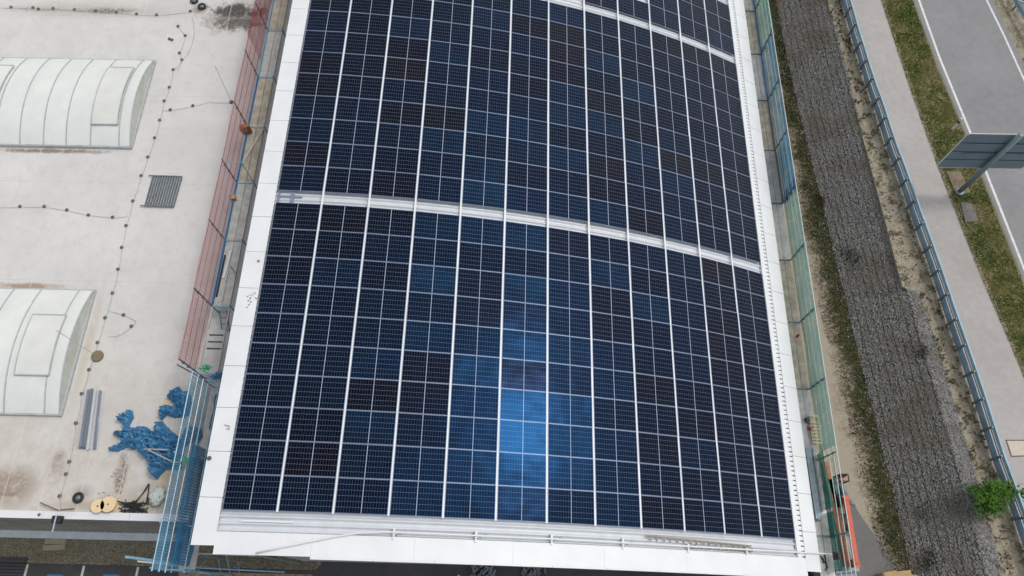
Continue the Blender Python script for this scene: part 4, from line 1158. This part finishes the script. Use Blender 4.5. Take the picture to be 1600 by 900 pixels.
nf = 900; fy = rng.uniform(-3, 37, nf); cent = np.concatenate([cent, np.stack([gabL(fy)-np.abs(rng.normal(0, .38, nf)), fy, np.full(nf, .03)], 1)])
sz = np.concatenate([rng.uniform(.022, .048, len(oo))*np.where(rng.uniform(0, 1, len(oo)) < .06, 1.5, 1), rng.uniform(.02, .05, nf)])
cent = cent-np.array(gab.location)
o = stones('loose_stones', cent, sz, STONE, gab); o['kind'] = 'stuff'

# front yard: gravel bed, asphalt, markings
x0g = -46; 
def rounded(x0, x1, y0, y1, r): 
    return [(x0, y0), (x1-r, y0)]+[(x1-r+r*math.sin(a), y0+r-r*math.cos(a)) for a in np.linspace(0, math.pi/2, 6)[1:]]+[(x1, y1), (x0, y1)]
sheetobj('asphalt_yard', [(-60, -40), (40, -40), (27.9, -6), (23.6, 3.6), (21.5, 5), (21.3, -.8), (-.3, -.8), (-.4, -.2), (-60, -.2)], -.004, ASPH)
y0 = at(100, 881, 0)[1]
sheetobj('gravel_bed', rounded(-50, at(505, 870, 0)[0], y0, -.1, .5), .012, GRAVM)
pe = [at(a, b, 0) for a, b in ((1318, 762), (1345, 806), (1375, 848), (1402, 890), (1420, 915), (1300, 960), (1285, 860), (1285, 760))]
sheetobj('grey_yard', [(p[0], p[1]) for p in pe], .008, ASPHY)
N = 16000
gx = rng.uniform(-17, at(500, 870, 0)[0]-.1, N); gy = rng.uniform(y0+.03, -.26, N)
GRAVS = stone_mat(mat('brown_pebbles', (.2, .18, .12), .9), .07, .40, (1.0, .90, .62))
g2 = NT(GRAVS)
o = stones('gravel', np.stack([gx, gy, np.full(N, .02)], 1), rng.uniform(.014, .034, N), GRAVS); o['kind'] = 'stuff'; tag(o, 'brown and olive gravel along the front of the flat hall', 'gravel', kind='stuff')
for px, py in ((41, 890), (130, 890), (215, 890), (717, 893)):
    a = at(px, py, 0); mb = MB(); mb.box((a[0], -3.6, .0), (.11, 4.4, .012)); o = struct(mb.build('parking_marking', PAINTW))
for px in (85, 173):
    a = at(px, 903, 0); mb = MB(); mb.box((a[0], a[1]-.3, .0), (.75, .9, .012)); o = struct(mb.build('parking_marking', PAINTB))
a = at(88, 850, .02); mb = MB()
mb.box((a[0], a[1]+.12, .1), (.98, .26, .14), .04); mb.box((a[0], a[1]-.16, .1), (1.0, .25, .14), .07)
one(mb, 'concrete_slab', mat('tan_slab', (.33, .28, .20), .9, var=.1, scale=6), 'pair of tan concrete slabs on the gravel below the floodlight', 'slab')
a = at(17, 893, 0); mb = MB()
for k in range(9): mb.box((a[0], a[1]-.55+.14*k, .06), (1.3, .09, .1))
one(mb, 'drain_grating', CHAN, 'dark slatted drain grating at the front left corner of the yard', 'grating')
# debris glimpsed under the eave
for px, lab, m in ((755, 'heap of dark scrap glimpsed below the front eave, left one', GALVD), (835, 'heap of dark scrap glimpsed below the front eave, right one', GALVD)):
    a = at(px, 897, .2); mb = MB()
    for k in range(30):
        p = (a[0]+random.uniform(-.55, .55), a[1]+random.uniform(-.35, .35)); mb.box((p[0], p[1], random.uniform(.05, .4)), (random.uniform(.1, .5), .08, .06), random.uniform(0, 3))
    one(mb, 'scrap_heap', m, lab, 'scrap')
# pale stones along the drip edge, dry tufts
# ------------------------------------------------------------------ grass
def blade_mat(name, stops):
    m = mat(name, (.08, .1, .03), .8, spec=.2); g = NT(m); v, x, y, z = g.xyz()
    ge = g.n('ShaderNodeNewGeometry'); n1 = g.noise(v, .8, 4, .6)
    f = g.math('ADD', g.math('MULTIPLY', ge.outputs['Random Per Island'], .40), g.math('MULTIPLY', g.ramp(n1, .36, .64), .60))
    r = g.n('ShaderNodeValToRGB'); g.set(r.inputs['Fac'], f); el = r.color_ramp.elements
    while len(el) < len(stops): el.new(.5)
    for e, (p, cc) in zip(el, stops): e.position = p; e.color = c4(*cc)
    g.set(g.b.inputs['Base Color'], r.outputs['Color']); return m
GR1 = blade_mat('dark_grass', [(.0, (.020, .034, .008)), (.38, (.05, .068, .017)), (.66, (.12, .105, .042)), (.95, (.30, .25, .15))])
GR2 = blade_mat('verge_grass', [(.12, (.06, .13, .018)), (.42, (.12, .20, .032)), (.60, (.26, .25, .08)), (.90, (.50, .42, .26))])
GR3 = blade_mat('dry_weeds', [(.0, (.05, .065, .02)), (.4, (.10, .10, .04)), (.7, (.16, .13, .065)), (1, (.27, .22, .13))])
def grass(name, label, X, Y, z, h, w, m):
    N = len(X); a = rng.uniform(0, 6.28, N); le = rng.uniform(.2, .9, N)*h; b = rng.uniform(0, 6.28, N)
    base = np.stack([X, Y, np.full(N, z)], 1); d = np.stack([np.cos(a), np.sin(a), np.zeros(N)], 1)*w[:, None]
    tip = base+np.stack([np.cos(b)*le, np.sin(b)*le, h], 1)
    v = np.stack([base-d, base+d, tip], 1).reshape(-1, 3)
    o = fast_mesh(name, v, np.arange(3*N).reshape(-1, 3), m); tag(o, label, 'grass', kind='stuff'); return o
def clump(n, f0, f1, ylo, yhi, thr, sc=.9, seed=0):
    out = []
    y = rng.uniform(ylo, yhi, n); t = rng.uniform(0, 1, n); x = f0(y)+(f1(y)-f0(y))*t
    k = np.array([.6*noise.noise((a*sc+seed, b*sc, seed))+.6*noise.noise((a*sc*3.3+seed, b*sc*3.3, seed+5)) for a, b in zip(x, y)])
    m = k+rng.uniform(-.15, .15, n) > thr
    return x[m], y[m]
X, Y = clump(60000, lambda y: grassL(y)-.45, lambda y: gabL(y)+.05, -3, 38, -.45, 3.1)
tt_ = (X-(grassL(Y)-.45))/(gabL(Y)+.5-grassL(Y)); kk_ = tt_+.15+.22*np.sin(Y*1.7)*np.sin(Y*.61+1) > rng.uniform(.0, .7, len(X)); X, Y = X[kk_], Y[kk_]
grass('grass', 'dark green and brown weeds along the foot of the stone bank', X, Y, 0, rng.uniform(.03, .12, len(X)), rng.uniform(.010, .024, len(X)), GR1)
X, Y = clump(80000, lambda y: pathR(y)+.02, lambda y: roadL(y)-.1, 6, 38, -.38, 3.4, 3)
grass('grass', 'yellow-green grass on the verge between path and road', X, Y, ZRD, rng.uniform(.03, .10, len(X)), rng.uniform(.010, .022, len(X)), GR2)
X, Y = clump(60000, lambda y: gabR(y)-.05, lambda y: railB(y)+.1, -3, 38, .16, 2.2, 7)
grass('grass', 'sparse weeds on the sandy strip beside the railing', X, Y, ZRD, rng.uniform(.03, .10, len(X)), rng.uniform(.01, .022, len(X)), GR3)
X, Y = clump(9000, lambda y: lineR(y)+.35, lambda y: lineR(y)+4, 14, 38, .05, 1.3, 9)
grass('grass', 'patchy weeds on the sandy verge beyond the road', X, Y, ZRD, rng.uniform(.04, .18, len(X)), rng.uniform(.012, .03, len(X)), GR2)
# small weeds growing on the stone bank
X, Y, Zs = [], [], []
for px, py in ((1505-215, 300), (1330, 393), (1340, 400), (1445, 800), (1455, 880), (1458, 870), (1425, 560), (1290, 300)):
    a = at(px, py, .9)
    for _ in range(120): X.append(a[0]+random.gauss(0, .14)); Y.append(a[1]+random.gauss(0, .25))
X = np.array(X); Y = np.array(Y)
zb = off_z(np.maximum(X-gabL(Y), 0))+.02
N = len(X); o = grass('grass', 'few dry tufts growing between the stones of the bank', X, Y, 0, rng.uniform(.06, .2, N), rng.uniform(.01, .03, N), GR1)
co = np.zeros(9*N, np.float32); o.data.vertices.foreach_get('co', co); co = co.reshape(-1, 3); co[:, 2] += np.repeat(zb, 3); o.data.vertices.foreach_set('co', co.ravel())

# ------------------------------------------------------------------ railing with two beams
def railing(name, label, f, y0, y1, pitch, h, side, group=None):
    t = thing(name, label, 'guard rail', (float(f((y0+y1)/2)), (y0+y1)/2, ZRD))
    ys = np.arange(y0, y1, pitch)
    for y in ys:
        x = float(f(y)); mb = MB(); mb.beam((x, y, ZRD-.1), (x, y, ZRD+h), .07, .10); mb.build('post', GALVD, t)
    def beam(nm, prof, m):
        yy = np.arange(y0-.5, y1+.5, .7); vs = []
        for y in yy:
            for dx, dz in prof: vs.append((float(f(y))+side*dx, y, ZRD+dz))
        k = len(prof); mb = MB(); mb.v = vs
        mb.f = [(i*k+j, i*k+(j+1) % k, (i+1)*k+(j+1) % k, (i+1)*k+j) for i in range(len(yy)-1) for j in range(k)]
        mb.build(nm, m, t)
    return t, beam
BEAM = mat('bluish_galvanised_beam', (.24, .34, .45), .55, .0, var=.25, scale=1.6, detail=6)
t, beam = railing('guard_rail', 'long bluish steel guard rail between the sandy strip and the pale path', railB, -8, 44, 1.35, .92, 1)
wprof = lambda z0, z1, x: [(x, z0), (x+.05, z0+.04), (x+.05, z0+(z1-z0)*.35), (x+.01, (z0+z1)/2), (x+.05, z1-(z1-z0)*.35), (x+.05, z1-.04), (x, z1), (x-.01, z1-.02), (x-.03, (z0+z1)/2), (x-.01, z0+.02)]
beam('lower_beam', wprof(.06, .52, .06), BEAM)
beam('upper_beam', [(.06, .74), (.14, .74), (.14, .97), (.06, .97)], mat('pale_blue_beam', (.30, .44, .52), .6, 0, var=.12, scale=1.5, spec=.25))
beam('middle_tube', [(.05, .62), (.09, .62), (.09, .66), (.05, .66)], GALVD)
t, beam = railing('guard_rail', 'grey steel guard rail beyond the road at the upper right', rail2, 20, 44, 2.0, .75, -1)
beam('upper_beam', wprof(.42, .75, .06), BEAM); beam('rear_beam', [(-.42, .55), (-.36, .55), (-.36, .72), (-.42, .72)], BEAM)
mb = MB()
for y in np.arange(20, 44, 2.0): mb.beam((float(rail2(y)), y, ZRD+.66), (float(rail2(y))+.40, y, ZRD+.66), .08, .08)
mb.build('spacers', BEAM, t)

# ------------------------------------------------------------------ road sign seen from behind
b = at(1502.7, 312.7, ZRD); yS = 18.98
sg = thing('road_sign', 'large grey road sign seen from behind on a single thick post', 'road sign', b)
xl, xr = at(1463.6, 261, ZRD+2.1)[0], at(1590, 265, ZRD+2.1)[0]+.22
zb_, zt_ = ZRD+2.1, ZRD+5.0
def rrect(x0, x1, z0, z1, r):
    out = []
    for cx, cz, a in ((x1-r, z0+r, -90), (x1-r, z1-r, 0), (x0+r, z1-r, 90), (x0+r, z0+r, 180)):
        for k in range(6): q = R(a+k*18); out.append((cx+r*math.cos(q), cz+r*math.sin(q)))
    return out
pl = rrect(xl, xr, zb_, zt_, .16); n = len(pl)
mb = MB(); mb.add([(x, yS, z) for x, z in pl]+[(x, yS+.05, z) for x, z in pl], [tuple(range(n)), tuple(reversed(range(n, 2*n)))]+[(i, n+i, n+(i+1) % n, (i+1) % n) for i in range(n)])
mb.build('board', SIGNB, sg)
mb = MB(); pl2 = rrect(xl-.012, xr+.012, zb_-.012, zt_+.012, .17)
for i in range(n):
    p, q = pl2[i], pl2[(i+1) % n]; mb.beam((p[0], yS+.02, p[1]), (q[0], yS+.02, q[1]), .09, .025, (0, 1, 0))
mb.build('rim', mat('pale_sign_rim', (.62, .64, .64), .4), sg)
for z in (ZRD+2.85, ZRD+3.55, ZRD+4.3):
    mb = MB(); mb.box(((xl+xr)/2, yS-.012, z), (xr-xl-.05, .02, .02)); mb.build('board_joint', CHAN, sg)
for z in (ZRD+3.45, ZRD+4.25):
    mb = MB(); mb.box(((xl+xr)/2, yS-.05, z), (xr-xl-1.2, .05, .06)); mb.build('stiffener', SIGNP, sg)
mb = MB(); mb.tube((b[0], yS-.18, ZRD), (b[0], yS-.18, ZRD+5.3), .135, 16); mb.lathe((b[0], yS-.18, ZRD+.02), [(.26, 0), (.26, .03), (.15, .05)], 16); mb.build('post', SIGNP, sg, True)
for f in (((1478, 268), (1500, 268), (1516, 302), (1493, 304)), ((1500, 316), (1517, 318), (1528, 346), (1508, 348))):
    W = [at(p[0], p[1], ZRD)[:2] for p in f]; mb = MB(); mb.prism(W, ZRD-.1, ZRD+.05)
    one(mb, 'concrete_footing', CONC if f[0][0] == 1500 else mat('rust_stained_concrete', (.20, .155, .105), .9, var=.35, scale=2.5), 'grey concrete slab just in front of the sign post' if f[0][0] == 1500 else 'rust-stained concrete slab behind the sign post', 'concrete slab')
# delineator
b = at(1487, 202, ZRD)
t = thing('delineator_post', 'white roadside delineator post with a black band in the grass verge', 'delineator', b)
def tri(h0, h1, w0, w1, m, nm, e=0):
    mb = MB()
    vs = [(b[0]+x*w, b[1]+y*w*.9, b[2]+h) for h, w in ((h0, w0), (h1, w1)) for x, y in ((-1, -.7), (1, -.7), (0, 1.1))]
    mb.add(vs, [(2, 1, 0), (3, 4, 5), (0, 1, 4, 3), (1, 2, 5, 4), (2, 0, 3, 5)]); mb.build(nm, m, t)
PLW = mat('white_plastic', (.70, .71, .70), .4)
tri(0, .62, .075, .07, PLW, 'post'); tri(.62, .80, .073, .073, BLACK, 'band'); tri(.80, 1.02, .07, .065, PLW, 'cap')
# manhole cover on the path
C = [at(a, b_, ZRD+.02) for a, b_ in ((1571, 687), (1604, 687), (1612, 713), (1580, 714))]
t = thing('manhole_cover', 'pale square manhole lid in a rusty frame on the path', 'manhole cover', C[0])
mb = MB(); mb.prism([(p[0], p[1]) for p in reversed(C)], ZRD-.05, ZRD+.012); mb.build('frame', RUSTF, t)
cx, cy = sum(p[0] for p in C)/4, sum(p[1] for p in C)/4
mb = MB(); mb.prism([(cx+(p[0]-cx)*.88, cy+(p[1]-cy)*.86) for p in reversed(C)], ZRD, ZRD+.02); mb.build('lid', LID, t)

# ------------------------------------------------------------------ bush
b = at(1545, 778, ZRD)
t = thing('bush', 'bright green leafy bush leaning against the guard rail', 'bush', b)
mb = MB(); centers = []
for k in range(15):
    a = random.uniform(0, 6.28); r = random.uniform(.3, 1.05)
    q = (b[0]-.12+r*math.cos(a)*1.1, b[1]+r*math.sin(a)*.72, ZRD+random.uniform(.45, 1.15)*(1.1-.35*r))
    mid = (b[0]+.35*r*math.cos(a), b[1]+.3*r*math.sin(a), ZRD+.4)
    mb.path([(b[0], b[1], ZRD), mid, q], [.03, .02, .008], 5); centers.append(q)
    for j in range(2):
        q2 = (q[0]+random.gauss(0, .22), q[1]+random.gauss(0, .18), q[2]+random.uniform(-.2, .2)); mb.path([mid, q2], [.012, .006], 4); centers.append(q2)
mb.build('stems', mat('brown_bark', (.07, .05, .03), .9), t)
N = 1150; cc = np.array(centers)[rng.integers(0, len(centers), N)]; p = cc+rng.normal(0, 1, (N, 3))*np.array([.15, .12, .12]); p[:, 2] = np.maximum(p[:, 2], ZRD+.05)
a = rng.uniform(0, 6.28, N); tl = rng.uniform(-.5, .5, N); L = rng.uniform(.08, .17, N)
d = np.stack([np.cos(a)*np.cos(tl), np.sin(a)*np.cos(tl), np.sin(tl)], 1)*L[:, None]; w = np.stack([-np.sin(a), np.cos(a), rng.uniform(-.5, .5, N)], 1)*(L*.36)[:, None]
v = np.stack([p, p+d*.5+w, p+d, p+d*.5-w], 1).reshape(-1, 3)-np.array(b)
LEAF = blade_mat('bush_leaves', [(0, (.016, .055, .006)), (.45, (.04, .11, .01)), (.8, (.085, .17, .015)), (1, (.15, .24, .03))])
fast_mesh('foliage', v, np.arange(4*N).reshape(-1, 4), LEAF, t)

# ------------------------------------------------------------------ orange boom lift under the right scaffold
bl = thing('boom_lift', 'orange boom lift parked on the yard beside the right scaffold', 'boom lift', (23.4, 1.2, 0))
def gp(px, py, z): return Vector(at(px, py, z))
p0, p1 = gp(1322, 782, 1.9), gp(1338, 880, 1.9)
mb = MB(); mb.beam(p0, p1, .19, .20); mb.beam(p0+(p0-p1)*.05, p0, .28, .28); mb.build('upper_boom', ORANGE, bl)
mb = MB(); mb.box((p1.x, p1.y-.0, 1.75), (.28, .34, .34), .1); mb.build('boom_knuckle', ORANGE, bl)
mb = MB(); mb.box((p0.x, p0.y+.05, 1.75), (.28, .34, .32), .1); mb.build('boom_knuckle', ORANGE, bl)
q0, q1 = gp(1288, 722, 1.3), gp(1326, 885, 1.3)
mb = MB(); mb.beam(q0, q1, .34, .2); mb.build('lower_boom', ORANGESHADE, bl)
mid = (q0+q1)/2
mb = MB(); mb.box((q1.x-.45, q1.y+.9, .62), (1.5, 2.9, .5), .12); mb.box((q1.x-.1, q1.y+.5, 1.0), (1.1, 1.5, .4), .12); mb.build('chassis', GALVD, bl)
mb = MB(); mb.lathe((q1.x-.1, q1.y+.7, .87), [(.55, 0), (.55, .25), (.4, .3)], 20); mb.build('turntable', CHAN, bl)
for sx in (-1, 1):
    for sy in (-.2, 2.0):
        c = Vector((q1.x-.45+sx*.85, q1.y+sy, .42)); mb = MB()
        prof = [(.2, -.15), (.40, -.15), (.42, -.1), (.42, .1), (.40, .15), (.2, .15)]
        vs = [(c.x+h, c.y+r*math.cos(2*math.pi*k/18), c.z+r*math.sin(2*math.pi*k/18)) for r, h in prof for k in range(18)]
        mb.add(vs, [(i*18+k, i*18+(k+1) % 18, (i+1)*18+(k+1) % 18, (i+1)*18+k) for i in range(5) for k in range(18)]+[tuple(range(18)), tuple(range(90, 108))]); w_ = mb.build('wheel', BLACK, bl)
bq = gp(1318, 747, 1.6); bs = Vector((bq.x, bq.y, .9))
mb = MB(); mb.box((bs.x, bs.y, .72), (.38, .36, .06), 0)
for sx in (-1, 1):
    for sy in (-1, 1): mb.tube((bs.x+sx*.17, bs.y+sy*.16, .72), (bs.x+sx*.17, bs.y+sy*.16, 1.75), .025, 6)
for z in (1.2, 1.75):
    for sx in (-1, 1): mb.tube((bs.x+sx*.17, bs.y-.16, z), (bs.x+sx*.17, bs.y+.16, z), .025, 6)
    for sy in (-1, 1): mb.tube((bs.x-.17, bs.y+sy*.16, z), (bs.x+.17, bs.y+sy*.16, z), .025, 6)
mb.box((bs.x, bs.y+.13, 1.5), (.32, .08, .3), .0); mb.build('basket', mat('dark_basket', (.045, .025, .022), .6), bl)
mb = MB(); mb.box((bs.x+.02, bs.y-.02, 1.15), (.2, .18, .4), .3); mb.build('control_box', REDP, bl)
mb = MB(); mb.beam(p0, (bs.x-.05, bs.y-.28, 1.3), .16, .16); mb.beam((p0.x+.1, p0.y-.1, 2.0), (p0.x+.45, p0.y-.2, 1.7), .1, .08); mb.build('jib', GALVD, bl)
r0 = gp(1308, 770, 1.4)
mb = MB(); mb.box((r0.x, r0.y, 1.1), (.5, 1.3, .6), .12); mb.build('engine_cover', mat('dark_green_cover', (.02, .07, .06), .5), bl)
# cardboard stack at the lower edge
a = at(1398, 897, .3); mb = MB(); mb.box((a[0]+.0, a[1]-.35, .3), (1.35, .9, .6), .12); mb.box((a[0]-.3, a[1]-.3, .63), (.62, .8, .05), .2); mb.box((a[0]+.75, a[1]-.35, .2), (.5, .7, .4), -.1)
one(mb, 'cardboard_boxes', CARD, 'flattened brown cardboard stack at the lower edge of the yard', 'cardboard')

# ------------------------------------------------------------------ light: overcast daylight, veiled sun ahead to the right
EL, AZ = R(58.3), R(65.0)
SUN_DIR = Vector((math.sin(AZ)*math.cos(EL), math.cos(AZ)*math.cos(EL), math.sin(EL)))
w = bpy.data.worlds.new('World'); scene.world = w; w.use_nodes = True
nt = w.node_tree; bg = nt.nodes['Background']
sky = nt.nodes.new('ShaderNodeTexSky'); sky.sky_type = 'NISHITA'; sky.sun_disc = False
sky.sun_elevation = EL; sky.sun_rotation = AZ; sky.dust_density = 3.0; sky.ozone_density = 1.0; sky.air_density = 1.0
hs = nt.nodes.new('ShaderNodeHueSaturation'); hs.inputs['Saturation'].default_value = 0.30
nt.links.new(sky.outputs[0], hs.inputs['Color']); nt.links.new(hs.outputs[0], bg.inputs['Color'])
bg.inputs['Strength'].default_value = 0.15
sl = bpy.data.lights.new('sun', 'SUN'); sl.energy = 0.8; sl.angle = R(8); sl.color = (1, .96, .9)
so = bpy.data.objects.new('sun', sl); col.objects.link(so); so.rotation_euler = (-SUN_DIR).to_track_quat('-Z', 'Y').to_euler(); so.location = (20, 10, 60)
scene.view_settings.view_transform = 'Standard'; scene.view_settings.look = 'None'; scene.view_settings.gamma = 1
scene.view_settings.exposure = 0.2
scene.render.engine = 'CYCLES'
scene.cycles.transparent_max_bounces = 16
